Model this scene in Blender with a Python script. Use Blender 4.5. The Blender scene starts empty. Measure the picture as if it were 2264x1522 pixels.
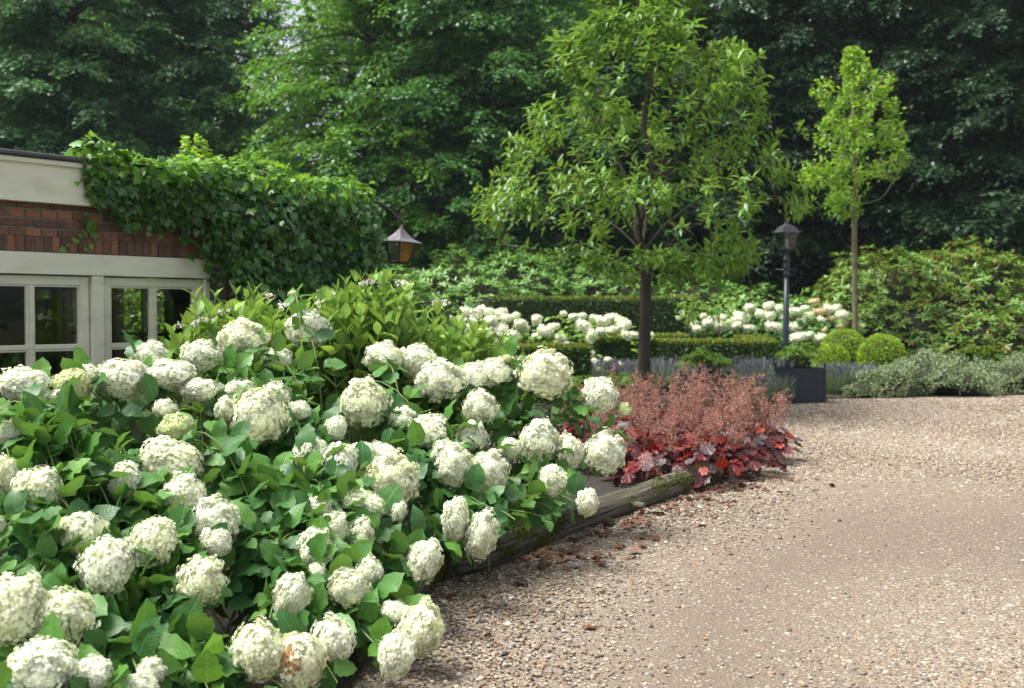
import bpy, bmesh, math, random
import numpy as np
from mathutils import Vector, Matrix, noise

random.seed(7)
RNG = np.random.default_rng(11)
R_ = math.radians
SC = bpy.context.scene
COL = SC.collection

# ------------------------------------------------------------------ camera
W_, H_ = 2264, 1522
FPX = 2400.0                 # focal length in photo pixels
HOR = 690.0                  # horizon row
CAMH = 1.5
PITCH = math.atan((H_ / 2 - HOR) / FPX)
cam_d = bpy.data.cameras.new('camera')
cam_d.sensor_width = 36
cam_d.lens = 36 * FPX / W_
cam_d.clip_end = 400
cam_d.dof.use_dof = True
cam_d.dof.focus_distance = 5.6
cam_d.dof.aperture_fstop = 3.3
cam = bpy.data.objects.new('camera', cam_d)
COL.objects.link(cam)
cam.location = (0, 0, CAMH)
cam.rotation_euler = (math.pi / 2 - PITCH, 0, 0)
SC.camera = cam

# ------------------------------------------------------------------ world, sun, exposure
SUN_EL, SUN_AZ = R_(64), R_(-98)     # azimuth from +Y towards +X
world = bpy.data.worlds.new('World')
SC.world = world
world.use_nodes = True
wn, wl = world.node_tree.nodes, world.node_tree.links
wn.clear()
sky = wn.new('ShaderNodeTexSky')
sky.sky_type = 'NISHITA'
sky.sun_disc = False
sky.sun_elevation = SUN_EL
sky.sun_rotation = SUN_AZ
sky.air_density = 1.0
sky.dust_density = 4.0
hs = wn.new('ShaderNodeHueSaturation')
hs.inputs['Saturation'].default_value = 0.40
bg = wn.new('ShaderNodeBackground')
bg.inputs['Strength'].default_value = 0.10
wo = wn.new('ShaderNodeOutputWorld')
wl.new(sky.outputs[0], hs.inputs['Color'])
wl.new(hs.outputs[0], bg.inputs['Color'])
wl.new(bg.outputs[0], wo.inputs['Surface'])
sun_d = bpy.data.lights.new('sun', 'SUN')
sun_d.energy = 2.5
sun_d.angle = R_(32)
sun_d.color = (1.0, 0.98, 0.93)
sun = bpy.data.objects.new('sun', sun_d)
COL.objects.link(sun)
sdir = Vector((math.sin(SUN_AZ) * math.cos(SUN_EL), math.cos(SUN_AZ) * math.cos(SUN_EL), math.sin(SUN_EL)))
sun.rotation_euler = sdir.to_track_quat('Z', 'Y').to_euler()
SC.view_settings.view_transform = 'Standard'
SC.view_settings.look = 'None'
SC.view_settings.gamma = 1.0
SC.view_settings.exposure = 1.28
SC.view_settings.use_curve_mapping = False
SC.cycles.use_denoising = True
SC.cycles.max_bounces = 7
SC.cycles.diffuse_bounces = 3
SC.cycles.transmission_bounces = 6
SC.cycles.transparent_max_bounces = 8


# ------------------------------------------------------------------ pixel helpers
def ray(px, py):
    cx, cy = (px - W_ / 2) / FPX, (H_ / 2 - py) / FPX
    cp, sp = math.cos(PITCH), math.sin(PITCH)
    return np.array([cx, cp + cy * sp, -sp + cy * cp])


def P(px, py, d):
    r = ray(px, py)
    return np.array([0, 0, CAMH]) + r * (d / r[1])


def G(px, py, z=0.0):
    r = ray(px, py)
    return np.array([0, 0, CAMH]) + r * ((z - CAMH) / r[2])


# ------------------------------------------------------------------ object helpers
def tag(o, label=None, cat=None, group=None, kind=None):
    if label: o['label'] = label
    if cat: o['category'] = cat
    if group: o['group'] = group
    if kind: o['kind'] = kind
    return o


def empty(name, loc, label, cat, group=None, rz=0.0):
    o = bpy.data.objects.new(name, None)
    o.empty_display_size = 0.1
    COL.objects.link(o)
    o.location = loc
    o.rotation_euler = (0, 0, rz)
    tag(o, label, cat, group)
    return o


def link(name, me, mat=None, parent=None, M=None, kind=None, smooth=False):
    o = bpy.data.objects.new(name, me)
    COL.objects.link(o)
    if mat is not None and len(me.materials) == 0:
        me.materials.append(mat)
    if parent is not None: o.parent = parent
    if M is not None: o.matrix_basis = M
    if kind: o['kind'] = kind
    return o


def mk(name, V, Fs, smooth=False, UV=None):
    me = bpy.data.meshes.new(name)
    me.from_pydata([tuple(v) for v in V], [], [tuple(f) for f in Fs])
    if UV is not None:
        uvl = me.uv_layers.new(name='UVMap')
        li = np.empty(len(me.loops), dtype=np.int32)
        me.loops.foreach_get('vertex_index', li)
        uvl.data.foreach_set('uv', np.asarray(UV, dtype=np.float32)[li].ravel())
    if smooth:
        me.polygons.foreach_set('use_smooth', np.ones(len(me.polygons), dtype=bool))
    me.update()
    return me


class Tpl:                      # a small template: vertices, faces, uv
    def __init__(s, V, Fs, UV=None):
        s.V = np.asarray(V, dtype=np.float64)
        s.F = Fs
        s.UV = np.asarray(UV if UV is not None else s.V[:, :2], dtype=np.float64)
        s.mesh = None

    def get_mesh(s, name, mat, smooth=True):
        key = mat.name
        if s.mesh is None: s.mesh = {}
        if key not in s.mesh:
            me = mk(name, s.V, s.F, smooth, s.UV)
            me.materials.append(mat)
            s.mesh[key] = me
        return s.mesh[key]


def scatter_mesh(name, tpls, pick, Rm, T, mat, smooth=True):
    """one mesh from many copies of small templates"""
    Vs, LV, LS, LT, UVs = [], [], [], [], []
    v0 = l0 = 0
    for k, t in enumerate(tpls):
        idx = np.where(pick == k)[0]
        if len(idx) == 0: continue
        m, n = len(idx), len(t.V)
        V = np.einsum('mij,nj->mni', Rm[idx], t.V) + T[idx][:, None, :]
        fl = np.concatenate([np.array(f) for f in t.F])
        ft = np.array([len(f) for f in t.F])
        lv = (fl[None, :] + (np.arange(m) * n)[:, None]).ravel() + v0
        lt = np.tile(ft, m)
        Vs.append(V.reshape(-1, 3)); LV.append(lv); LT.append(lt)
        UVs.append(np.tile(t.UV[fl], (m, 1)))
        v0 += m * n
    me = bpy.data.meshes.new(name)
    V = np.concatenate(Vs); lv = np.concatenate(LV); lt = np.concatenate(LT)
    ls = np.concatenate([[0], np.cumsum(lt)[:-1]])
    me.vertices.add(len(V)); me.vertices.foreach_set('co', V.astype(np.float32).ravel())
    me.loops.add(len(lv)); me.loops.foreach_set('vertex_index', lv.astype(np.int32))
    me.polygons.add(len(lt)); me.polygons.foreach_set('loop_start', ls.astype(np.int32))
    try:
        me.polygons.foreach_set('loop_total', lt.astype(np.int32))
    except Exception:
        pass
    if smooth: me.polygons.foreach_set('use_smooth', np.ones(len(lt), dtype=bool))
    uvl = me.uv_layers.new(name='UVMap')
    uvl.data.foreach_set('uv', np.concatenate(UVs).astype(np.float32).ravel())
    me.update(calc_edges=True)
    me.validate()
    me.materials.append(mat)
    return me


def nrm(a):
    a = np.asarray(a, dtype=np.float64)
    return a / np.maximum(np.linalg.norm(a, axis=-1, keepdims=True), 1e-9)


def frames(axis, normal, scale, wscale=None):
    """leaf frames: +Y along axis, +Z along normal; columns scaled"""
    y = nrm(axis)
    z = np.asarray(normal, dtype=np.float64)
    z = nrm(z - (z * y).sum(-1, keepdims=True) * y)
    x = np.cross(y, z)
    Rm = np.stack([x, y, z], axis=-1)
    s = np.asarray(scale, dtype=np.float64)
    Rm = Rm * s[:, None, None]
    return Rm


def m4(Rm, t):
    M = Matrix.Identity(4)
    for i in range(3):
        for j in range(3): M[i][j] = Rm[i, j]
        M[i][3] = t[i]
    return M


def leafy(root, tpls, Rm, T, mat, nparts=300, name='leaf', rest='foliage', weight=None, pick=None):
    """the nparts leaves that show largest as child objects, the rest as one joined part"""
    base = np.array(root.location)
    n = len(T)
    if pick is None: pick = RNG.integers(0, len(tpls), n)
    c = np.array([0, 0, CAMH])
    d = T - c
    dist = np.linalg.norm(d, axis=1)
    nz = nrm(Rm[:, :, 2])
    area = np.linalg.norm(Rm[:, :, 1], axis=1) ** 2
    score = area * (0.25 + np.abs((nz * (d / dist[:, None])).sum(1))) / dist ** 2
    if weight is not None: score = score * weight
    order = np.argsort(-score)
    if root.rotation_euler.z: raise ValueError
    for i in order[:nparts]:
        me = tpls[pick[i]].get_mesh(name, mat)
        link(name, me, None, root, m4(Rm[i], T[i] - base))
    r = order[nparts:]
    if len(r):
        me = scatter_mesh(rest, tpls, pick[r], Rm[r], T[r] - base, mat)
        link(rest, me, None, root, kind='stuff')


def tube(pts, rad, sides=6, cap=True):
    pts = np.asarray(pts, dtype=np.float64); n = len(pts)
    rad = np.broadcast_to(np.asarray(rad, dtype=np.float64), (n,))
    tan = nrm(np.gradient(pts, axis=0))
    ref = np.array([0.31, 0.11, 0.94])
    if abs((tan[0] * ref).sum()) > 0.9: ref = np.array([0.95, 0.2, 0.1])
    V, Fs = [], []
    u = nrm(np.cross(tan[0], ref))
    for i in range(n):
        u = nrm(u - (u * tan[i]).sum() * tan[i])
        w = np.cross(tan[i], u)
        for k in range(sides):
            a = 2 * math.pi * k / sides
            V.append(pts[i] + rad[i] * (math.cos(a) * u + math.sin(a) * w))
    for i in range(n - 1):
        for k in range(sides):
            k2 = (k + 1) % sides
            Fs.append((i * sides + k, i * sides + k2, (i + 1) * sides + k2, (i + 1) * sides + k))
    if cap:
        Fs.append(tuple(reversed(range(sides))))
        Fs.append(tuple((n - 1) * sides + k for k in range(sides)))
    return V, Fs


def join(parts):
    V, Fs = [], []
    for v, f in parts:
        o = len(V)
        V.extend(v)
        Fs.extend([tuple(i + o for i in q) for q in f])
    return V, Fs


def box(x0, x1, y0, y1, z0, z1):
    V = [(x, y, z) for z in (z0, z1) for y in (y0, y1) for x in (x0, x1)]
    Fs = [(0, 2, 3, 1), (4, 5, 7, 6), (0, 1, 5, 4), (2, 6, 7, 3), (0, 4, 6, 2), (1, 3, 7, 5)]
    return V, Fs


def bevel(me, w=0.004, seg=1):
    bm = bmesh.new(); bm.from_mesh(me)
    bmesh.ops.bevel(bm, geom=bm.edges[:], offset=w, segments=seg, affect='EDGES', profile=0.5)
    bm.to_mesh(me); bm.free()
    return me


def bx(name, dims, mat, parent, bev=0.0):
    me = mk(name, *box(*dims))
    if bev: bevel(me, bev)
    return link(name, me, mat, parent)


def lathe(profile, sides=20):
    V, Fs = [], []
    for r, z in profile:
        for k in range(sides):
            a = 2 * math.pi * k / sides
            V.append((r * math.cos(a), r * math.sin(a), z))
    n = len(profile)
    for i in range(n - 1):
        for k in range(sides):
            k2 = (k + 1) % sides
            Fs.append((i * sides + k, i * sides + k2, (i + 1) * sides + k2, (i + 1) * sides + k))
    Fs.append(tuple(reversed(range(sides))))
    Fs.append(tuple((n - 1) * sides + k for k in range(sides)))
    return V, Fs


def bez(p0, p1, p2, n):
    t = np.linspace(0, 1, n)[:, None]
    p0, p1, p2 = map(np.asarray, (p0, p1, p2))
    return (1 - t) ** 2 * p0 + 2 * t * (1 - t) * p1 + t ** 2 * p2


# ------------------------------------------------------------------ materials
def new_mat(name):
    m = bpy.data.materials.new(name)
    m.use_nodes = True
    nt = m.node_tree
    nt.nodes.clear()
    out = nt.nodes.new('ShaderNodeOutputMaterial')
    return m, nt.nodes, nt.links, out


def ramp(nodes, stops, interp='LINEAR'):
    r = nodes.new('ShaderNodeValToRGB')
    r.color_ramp.interpolation = interp
    el = r.color_ramp.elements
    while len(el) < len(stops): el.new(0.5)
    for e, (p, c) in zip(el, stops):
        e.position = p
        e.color = (*c, 1)
    return r


def rnd_node(nodes, links):
    g = nodes.new('ShaderNodeNewGeometry')
    oi = nodes.new('ShaderNodeObjectInfo')
    a = nodes.new('ShaderNodeMath'); a.operation = 'ADD'
    links.new(g.outputs['Random Per Island'], a.inputs[0])
    links.new(oi.outputs['Random'], a.inputs[1])
    f = nodes.new('ShaderNodeMath'); f.operation = 'FRACT'
    links.new(a.outputs[0], f.inputs[0])
    return f.outputs[0], g


def leaf_mat(name, cols, rough=0.42, trans=0.3, tcol=None, veins=0.0, under=None, spec=0.45, interp='LINEAR', patch=0.0, stain=None):
    m, N, L, out = new_mat(name)
    r, g = rnd_node(N, L)
    n = len(cols)
    cr = ramp(N, [(i / max(1, n - 1) if interp == 'LINEAR' else i / n, c) for i, c in enumerate(cols)], interp)
    L.new(r, cr.inputs[0])
    col = cr.outputs[0]
    if patch:
        tc = N.new('ShaderNodeTexCoord'); nz = N.new('ShaderNodeTexNoise')
        nz.inputs['Scale'].default_value = 6.0
        L.new(tc.outputs['UV'], nz.inputs['Vector'])
        mx = N.new('ShaderNodeMixRGB'); mx.blend_type = 'MULTIPLY'
        rr = ramp(N, [(0.3, (1 - patch,) * 3), (0.7, (1 + patch * .6,) * 3)])
        L.new(nz.outputs['Fac'], rr.inputs[0])
        mx.inputs[0].default_value = 1.0
        L.new(col, mx.inputs[1]); L.new(rr.outputs[0], mx.inputs[2])
        col = mx.outputs[0]
    if stain is not None:                 # ageing patches on a flower head
        tc2 = N.new('ShaderNodeTexCoord'); n2_ = N.new('ShaderNodeTexNoise'); n2_.inputs['Scale'].default_value = 1.3; n2_.inputs['Detail'].default_value = 3
        oi2 = N.new('ShaderNodeObjectInfo'); va = N.new('ShaderNodeVectorMath'); va.operation = 'MULTIPLY_ADD'
        L.new(oi2.outputs['Random'], va.inputs[0]); va.inputs[1].default_value = (37, 19, 11); L.new(tc2.outputs['Object'], va.inputs[2])
        L.new(va.outputs[0], n2_.inputs['Vector'])
        rr2 = ramp(N, [(0.45, (0, 0, 0)), (0.72, (1, 1, 1))]); L.new(n2_.outputs['Fac'], rr2.inputs[0])
        m2_ = N.new('ShaderNodeMixRGB'); L.new(rr2.outputs[0], m2_.inputs[0]); L.new(col, m2_.inputs[1]); m2_.inputs[2].default_value = (*stain, 1)
        col = m2_.outputs[0]
    bump = None
    if veins:
        uv = N.new('ShaderNodeUVMap')
        sep = N.new('ShaderNodeSeparateXYZ'); L.new(uv.outputs[0], sep.inputs[0])
        ab = N.new('ShaderNodeMath'); ab.operation = 'ABSOLUTE'; L.new(sep.outputs[0], ab.inputs[0])
        mul = N.new('ShaderNodeMath'); mul.operation = 'MULTIPLY_ADD'
        L.new(ab.outputs[0], mul.inputs[0]); mul.inputs[1].default_value = -0.9
        L.new(sep.outputs[1], mul.inputs[2])
        sc = N.new('ShaderNodeMath'); sc.operation = 'MULTIPLY'; L.new(mul.outputs[0], sc.inputs[0]); sc.inputs[1].default_value = 8.5
        fr = N.new('ShaderNodeMath'); fr.operation = 'PINGPONG'; L.new(sc.outputs[0], fr.inputs[0]); fr.inputs[1].default_value = 0.5
        lt = N.new('ShaderNodeMapRange'); L.new(fr.outputs[0], lt.inputs[0])
        lt.inputs[1].default_value = 0.0; lt.inputs[2].default_value = 0.13; lt.inputs[3].default_value = 1.0; lt.inputs[4].default_value = 0.0
        md = N.new('ShaderNodeMapRange'); L.new(ab.outputs[0], md.inputs[0])
        md.inputs[1].default_value = 0.008; md.inputs[2].default_value = 0.03; md.inputs[3].default_value = 1.0; md.inputs[4].default_value = 0.0
        mxx = N.new('ShaderNodeMath'); mxx.operation = 'MAXIMUM'; L.new(lt.outputs[0], mxx.inputs[0]); L.new(md.outputs[0], mxx.inputs[1])
        mx = N.new('ShaderNodeMixRGB'); mx.blend_type = 'MIX'
        f2 = N.new('ShaderNodeMath'); f2.operation = 'MULTIPLY'; L.new(mxx.outputs[0], f2.inputs[0]); f2.inputs[1].default_value = veins
        L.new(f2.outputs[0], mx.inputs[0]); L.new(col, mx.inputs[1])
        hv = N.new('ShaderNodeMixRGB'); hv.blend_type = 'ADD'; hv.inputs[0].default_value = 1; L.new(col, hv.inputs[1]); hv.inputs[2].default_value = (0.07, 0.10, 0.05, 1)
        L.new(hv.outputs[0], mx.inputs[2])
        col = mx.outputs[0]
        bump = N.new('ShaderNodeBump'); bump.invert = True
        bump.inputs['Strength'].default_value = 0.35; bump.inputs['Distance'].default_value = 0.004
        L.new(mxx.outputs[0], bump.inputs['Height'])
    if under is not None:
        mx = N.new('ShaderNodeMixRGB')
        uf = N.new('ShaderNodeMath'); uf.operation = 'MULTIPLY'; uf.inputs[1].default_value = 0.6
        L.new(g.outputs['Backfacing'], uf.inputs[0]); L.new(uf.outputs[0], mx.inputs[0]); L.new(col, mx.inputs[1]); mx.inputs[2].default_value = (*under, 1)
        col = mx.outputs[0]
    pb = N.new('ShaderNodeBsdfPrincipled')
    L.new(col, pb.inputs['Base Color'])
    pb.inputs['Roughness'].default_value = rough
    pb.inputs['Specular IOR Level'].default_value = spec
    if bump: L.new(bump.outputs[0], pb.inputs['Normal'])
    tr = N.new('ShaderNodeBsdfTranslucent')
    tm = N.new('ShaderNodeMixRGB'); tm.blend_type = 'MULTIPLY'; tm.inputs[0].default_value = 1.0
    L.new(col, tm.inputs[1]); tm.inputs[2].default_value = (*(tcol or (1.5, 1.35, 0.7)), 1)
    L.new(tm.outputs[0], tr.inputs['Color'])
    ms = N.new('ShaderNodeMixShader'); ms.inputs[0].default_value = trans
    L.new(pb.outputs[0], ms.inputs[1]); L.new(tr.outputs[0], ms.inputs[2])
    L.new(ms.outputs[0], out.inputs['Surface'])
    return m


def noise_mat(name, stops, scale=8.0, rough=0.8, bump=0.3, bdist=0.01, detail=6, spec=0.3, stretch=None, metallic=0.0, objrand=0.0, coord='Object'):
    m, N, L, out = new_mat(name)
    tc = N.new('ShaderNodeTexCoord')
    mp = N.new('ShaderNodeMapping')
    L.new(tc.outputs[coord], mp.inputs['Vector'])
    if stretch: mp.inputs['Scale'].default_value = stretch
    nz = N.new('ShaderNodeTexNoise'); nz.inputs['Scale'].default_value = scale; nz.inputs['Detail'].default_value = detail
    nz.inputs['Roughness'].default_value = 0.65
    L.new(mp.outputs[0], nz.inputs['Vector'])
    fac = nz.outputs['Fac']
    if objrand:
        oi = N.new('ShaderNodeObjectInfo')
        ad = N.new('ShaderNodeMath'); ad.operation = 'MULTIPLY_ADD'
        L.new(oi.outputs['Random'], ad.inputs[0]); ad.inputs[1].default_value = objrand
        sb = N.new('ShaderNodeMath'); sb.operation = 'SUBTRACT'; L.new(fac, sb.inputs[0]); sb.inputs[1].default_value = objrand / 2
        L.new(sb.outputs[0], ad.inputs[2])
        fac = ad.outputs[0]
    cr = ramp(N, stops); L.new(fac, cr.inputs[0])
    pb = N.new('ShaderNodeBsdfPrincipled')
    L.new(cr.outputs[0], pb.inputs['Base Color'])
    pb.inputs['Roughness'].default_value = rough
    pb.inputs['Specular IOR Level'].default_value = spec
    pb.inputs['Metallic'].default_value = metallic
    if bump:
        b = N.new('ShaderNodeBump'); b.inputs['Strength'].default_value = bump; b.inputs['Distance'].default_value = bdist
        L.new(nz.outputs['Fac'], b.inputs['Height']); L.new(b.outputs[0], pb.inputs['Normal'])
    L.new(pb.outputs[0], out.inputs['Surface'])
    return m


def glass_mat(name, tint=(0.93, 0.95, 0.93), rough=0.0, refl=1.0):
    m, N, L, out = new_mat(name)
    fr = N.new('ShaderNodeFresnel'); fr.inputs[0].default_value = 1.5
    f2 = N.new('ShaderNodeMath'); f2.operation = 'MULTIPLY'; f2.inputs[1].default_value = refl; L.new(fr.outputs[0], f2.inputs[0])
    tr = N.new('ShaderNodeBsdfTransparent'); tr.inputs[0].default_value = (*tint, 1)
    gl = N.new('ShaderNodeBsdfGlossy'); gl.inputs['Roughness'].default_value = rough
    ms = N.new('ShaderNodeMixShader')
    L.new(f2.outputs[0], ms.inputs[0]); L.new(tr.outputs[0], ms.inputs[1]); L.new(gl.outputs[0], ms.inputs[2])
    L.new(ms.outputs[0], out.inputs['Surface'])
    return m


M = {}
M['hyd_leaf'] = leaf_mat('hydrangea leaf', [(0.042, 0.14, 0.034), (0.06, 0.18, 0.042), (0.09, 0.24, 0.045), (0.14, 0.32, 0.05)], rough=0.40, trans=0.3, veins=0.55, under=(0.11, 0.22, 0.06), patch=0.15)
M['lace_leaf'] = leaf_mat('lacecap leaf', [(0.15, 0.30, 0.04), (0.21, 0.39, 0.05), (0.28, 0.47, 0.065)], rough=0.4, trans=0.38, veins=0.5, under=(0.20, 0.32, 0.12), patch=0.12)
M['ivy_leaf'] = leaf_mat('ivy leaf', [(0.028, 0.085, 0.02), (0.04, 0.12, 0.024), (0.06, 0.165, 0.03), (0.085, 0.21, 0.035)], rough=0.26, trans=0.2, under=(0.09, 0.17, 0.06), spec=0.5)
M['ivy_young'] = leaf_mat('young ivy leaf', [(0.10, 0.25, 0.03), (0.15, 0.34, 0.035), (0.21, 0.42, 0.05)], rough=0.35, trans=0.4, under=(0.16, 0.30, 0.07))
M['chest_leaf'] = leaf_mat('chestnut leaf', [(0.075, 0.18, 0.018), (0.105, 0.24, 0.022), (0.14, 0.30, 0.03), (0.19, 0.37, 0.045)], rough=0.35, trans=0.38, under=(0.15, 0.26, 0.06), spec=0.5)
M['young_leaf'] = leaf_mat('young tree leaf', [(0.15, 0.32, 0.03), (0.20, 0.40, 0.04), (0.27, 0.46, 0.05), (0.30, 0.44, 0.04)], rough=0.45, trans=0.42)
M['rhodo_leaf'] = leaf_mat('rhododendron leaf', [(0.07, 0.18, 0.035), (0.11, 0.26, 0.04), (0.16, 0.34, 0.05), (0.20, 0.40, 0.06)], rough=0.36, trans=0.15, under=(0.15, 0.2, 0.08), spec=0.55)
M['rhodo_leaf_warm'] = leaf_mat('yellowing rhododendron leaf', [(0.075, 0.18, 0.022), (0.115, 0.25, 0.026), (0.16, 0.31, 0.03), (0.20, 0.36, 0.04), (0.12, 0.26, 0.03), (0.14, 0.29, 0.03), (0.10, 0.22, 0.028), (0.34, 0.12, 0.02)], rough=0.36, trans=0.15, under=(0.18, 0.16, 0.07), spec=0.55)
M['box_leaf'] = leaf_mat('box leaf', [(0.035, 0.09, 0.02), (0.052, 0.125, 0.024), (0.075, 0.165, 0.026)], rough=0.5, trans=0.2)
M['box_tip'] = leaf_mat('box new growth', [(0.16, 0.25, 0.03), (0.22, 0.29, 0.035), (0.27, 0.23, 0.04), (0.15, 0.25, 0.03)], rough=0.5, trans=0.3)
M['ball_leaf'] = leaf_mat('box ball leaf', [(0.12, 0.25, 0.02), (0.20, 0.36, 0.025), (0.30, 0.46, 0.03), (0.38, 0.50, 0.04)], rough=0.5, trans=0.28)
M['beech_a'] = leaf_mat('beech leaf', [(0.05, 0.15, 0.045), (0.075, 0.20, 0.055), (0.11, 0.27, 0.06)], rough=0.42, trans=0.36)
M['beech_hazed'] = leaf_mat('haze tinted beech leaf', [(0.055, 0.15, 0.065), (0.08, 0.20, 0.08), (0.12, 0.27, 0.09)], rough=0.42, trans=0.36)  # distance haze painted into the leaf colour as a blue tint
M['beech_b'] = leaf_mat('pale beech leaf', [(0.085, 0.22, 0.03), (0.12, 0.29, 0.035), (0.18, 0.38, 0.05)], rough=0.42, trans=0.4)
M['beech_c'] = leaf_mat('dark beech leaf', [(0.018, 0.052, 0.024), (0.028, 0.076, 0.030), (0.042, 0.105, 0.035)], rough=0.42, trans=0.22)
M['petal'] = leaf_mat('hydrangea petal', [(0.86, 0.90, 0.73), (0.91, 0.93, 0.82), (0.85, 0.89, 0.67), (0.93, 0.94, 0.87)], rough=0.6, trans=0.22, tcol=(1.0, 0.98, 0.85), spec=0.2, stain=(0.83, 0.88, 0.60))
M['petal_green'] = leaf_mat('young hydrangea petal', [(0.55, 0.66, 0.22), (0.66, 0.74, 0.33), (0.72, 0.77, 0.45), (0.78, 0.80, 0.58)], rough=0.6, trans=0.22, tcol=(1.0, 0.98, 0.8), spec=0.2)
M['petal_cream'] = leaf_mat('cream hydrangea petal', [(0.84, 0.87, 0.62), (0.89, 0.90, 0.72), (0.84, 0.88, 0.62), (0.90, 0.92, 0.78)], rough=0.6, trans=0.22, tcol=(1.0, 0.97, 0.8), spec=0.2, stain=(0.80, 0.83, 0.50))
M['petal_brown'] = leaf_mat('withered petal', [(0.30, 0.15, 0.06), (0.42, 0.24, 0.11), (0.5, 0.33, 0.17)], rough=0.8, trans=0.2, spec=0.1)
M['petal_tan'] = leaf_mat('faded petal', [(0.55, 0.38, 0.2), (0.62, 0.46, 0.27), (0.7, 0.55, 0.36)], rough=0.8, trans=0.2, spec=0.1)
M['petal_pink'] = leaf_mat('lacecap petal', [(0.80, 0.76, 0.68), (0.82, 0.80, 0.72), (0.72, 0.60, 0.53), (0.6, 0.68, 0.4)], rough=0.6, trans=0.3, tcol=(1, 0.95, 0.9), spec=0.2)
M['head_core'] = noise_mat('flower head core', [(0.3, (0.46, 0.50, 0.25)), (0.7, (0.70, 0.71, 0.48))], scale=6, bump=0)
M['stem'] = noise_mat('green stem', [(0.3, (0.12, 0.20, 0.05)), (0.7, (0.22, 0.30, 0.10))], scale=6, rough=0.5, bump=0)
M['stem_brown'] = noise_mat('woody stem', [(0.3, (0.06, 0.045, 0.03)), (0.7, (0.14, 0.10, 0.06))], scale=20, bump=0.3)
M['bark_dark'] = noise_mat('dark bark', [(0.25, (0.028, 0.024, 0.018)), (0.55, (0.055, 0.046, 0.034)), (0.8, (0.09, 0.085, 0.06))], scale=9, rough=0.85, bump=0.6, bdist=0.012, stretch=(1, 1, 0.25))
M['bark_moss'] = noise_mat('mossy bark', [(0.3, (0.10, 0.085, 0.05)), (0.5, (0.17, 0.15, 0.09)), (0.72, (0.22, 0.22, 0.07))], scale=7, rough=0.85, bump=0.6, bdist=0.01)
M['heu_leaf'] = leaf_mat('heuchera leaf', [(0.022, 0.007, 0.010), (0.055, 0.015, 0.02), (0.18, 0.011, 0.008), (0.09, 0.062, 0.066), (0.045, 0.008, 0.012), (0.29, 0.03, 0.008), (0.11, 0.009, 0.011), (0.12, 0.085, 0.088), (0.16, 0.009, 0.009), (0.03, 0.008, 0.013), (0.23, 0.02, 0.009), (0.07, 0.016, 0.02)], rough=0.36, trans=0.22, tcol=(1.6, 0.6, 0.5), under=(0.17, 0.018, 0.014), interp='CONSTANT', veins=0.25, spec=0.55)
M['heu_flower'] = leaf_mat('heuchera floret', [(0.45, 0.23, 0.18), (0.54, 0.34, 0.25), (0.36, 0.13, 0.11), (0.60, 0.44, 0.33)], rough=0.6, trans=0.25, tcol=(1.0, 0.85, 0.75), spec=0.2)
M['heu_stem'] = noise_mat('heuchera stem', [(0.3, (0.14, 0.05, 0.035)), (0.7, (0.24, 0.10, 0.07))], scale=10, bump=0)
M['lav_leaf'] = leaf_mat('lavender leaf', [(0.16, 0.24, 0.14), (0.22, 0.30, 0.19), (0.13, 0.22, 0.08)], rough=0.7, trans=0.2)
M['lav_flower'] = leaf_mat('lavender flower', [(0.17, 0.12, 0.25), (0.25, 0.19, 0.34), (0.16, 0.14, 0.17)], rough=0.7, trans=0.2, tcol=(1, 0.9, 1.2))
M['grey_leaf'] = leaf_mat('grey variegated leaf', [(0.12, 0.20, 0.085), (0.22, 0.31, 0.15), (0.38, 0.44, 0.28), (0.08, 0.15, 0.05)], rough=0.55, trans=0.2)
M['fern_leaf'] = leaf_mat('fern leaf', [(0.10, 0.20, 0.03), (0.15, 0.26, 0.035), (0.20, 0.27, 0.05)], rough=0.5, trans=0.35)
M['cover_leaf'] = leaf_mat('cranesbill leaf', [(0.09, 0.22, 0.03), (0.14, 0.28, 0.035), (0.20, 0.30, 0.04)], rough=0.5, trans=0.35)
M['dry_leaf'] = leaf_mat('dry fallen leaf', [(0.11, 0.045, 0.022), (0.17, 0.075, 0.035), (0.23, 0.13, 0.085), (0.08, 0.032, 0.022), (0.25, 0.10, 0.032)], rough=0.6, trans=0.1, tcol=(1.2, 1, 0.8), patch=0.3)
M['core'] = noise_mat('inner twigs', [(0.3, (0.018, 0.022, 0.010)), (0.7, (0.045, 0.05, 0.022))], scale=14, rough=0.95, bump=0.8, bdist=0.03)
M['brick'] = noise_mat('brick', [(0.18, (0.09, 0.058, 0.044)), (0.40, (0.155, 0.08, 0.055)), (0.62, (0.24, 0.11, 0.066)), (0.85, (0.33, 0.15, 0.085))], scale=24, rough=0.85, bump=0.5, bdist=0.004, objrand=0.55)
M['mortar'] = noise_mat('mortar', [(0.3, (0.19, 0.18, 0.15)), (0.7, (0.30, 0.28, 0.24))], scale=40, rough=0.95, bump=0.5, bdist=0.003)
M['cream'] = noise_mat('cream paint', [(0.25, (0.58, 0.56, 0.40)), (0.5, (0.76, 0.745, 0.58)), (0.8, (0.80, 0.785, 0.64))], scale=3.0, rough=0.42, bump=0.04, bdist=0.003, spec=0.4, stretch=(1, 1, 4))
M['roof_metal'] = noise_mat('roof trim', [(0.3, (0.03, 0.032, 0.036)), (0.7, (0.06, 0.063, 0.07))], scale=10, rough=0.35, bump=0.05, spec=0.6)
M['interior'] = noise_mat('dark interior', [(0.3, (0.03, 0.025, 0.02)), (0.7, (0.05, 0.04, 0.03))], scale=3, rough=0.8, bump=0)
M['curtain'] = noise_mat('curtain', [(0.3, (0.09, 0.07, 0.06)), (0.7, (0.16, 0.13, 0.11))], scale=6, rough=0.9, bump=0.2, stretch=(12, 12, 0.3))
M['glass'] = glass_mat('window glass', refl=1.9)
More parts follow.
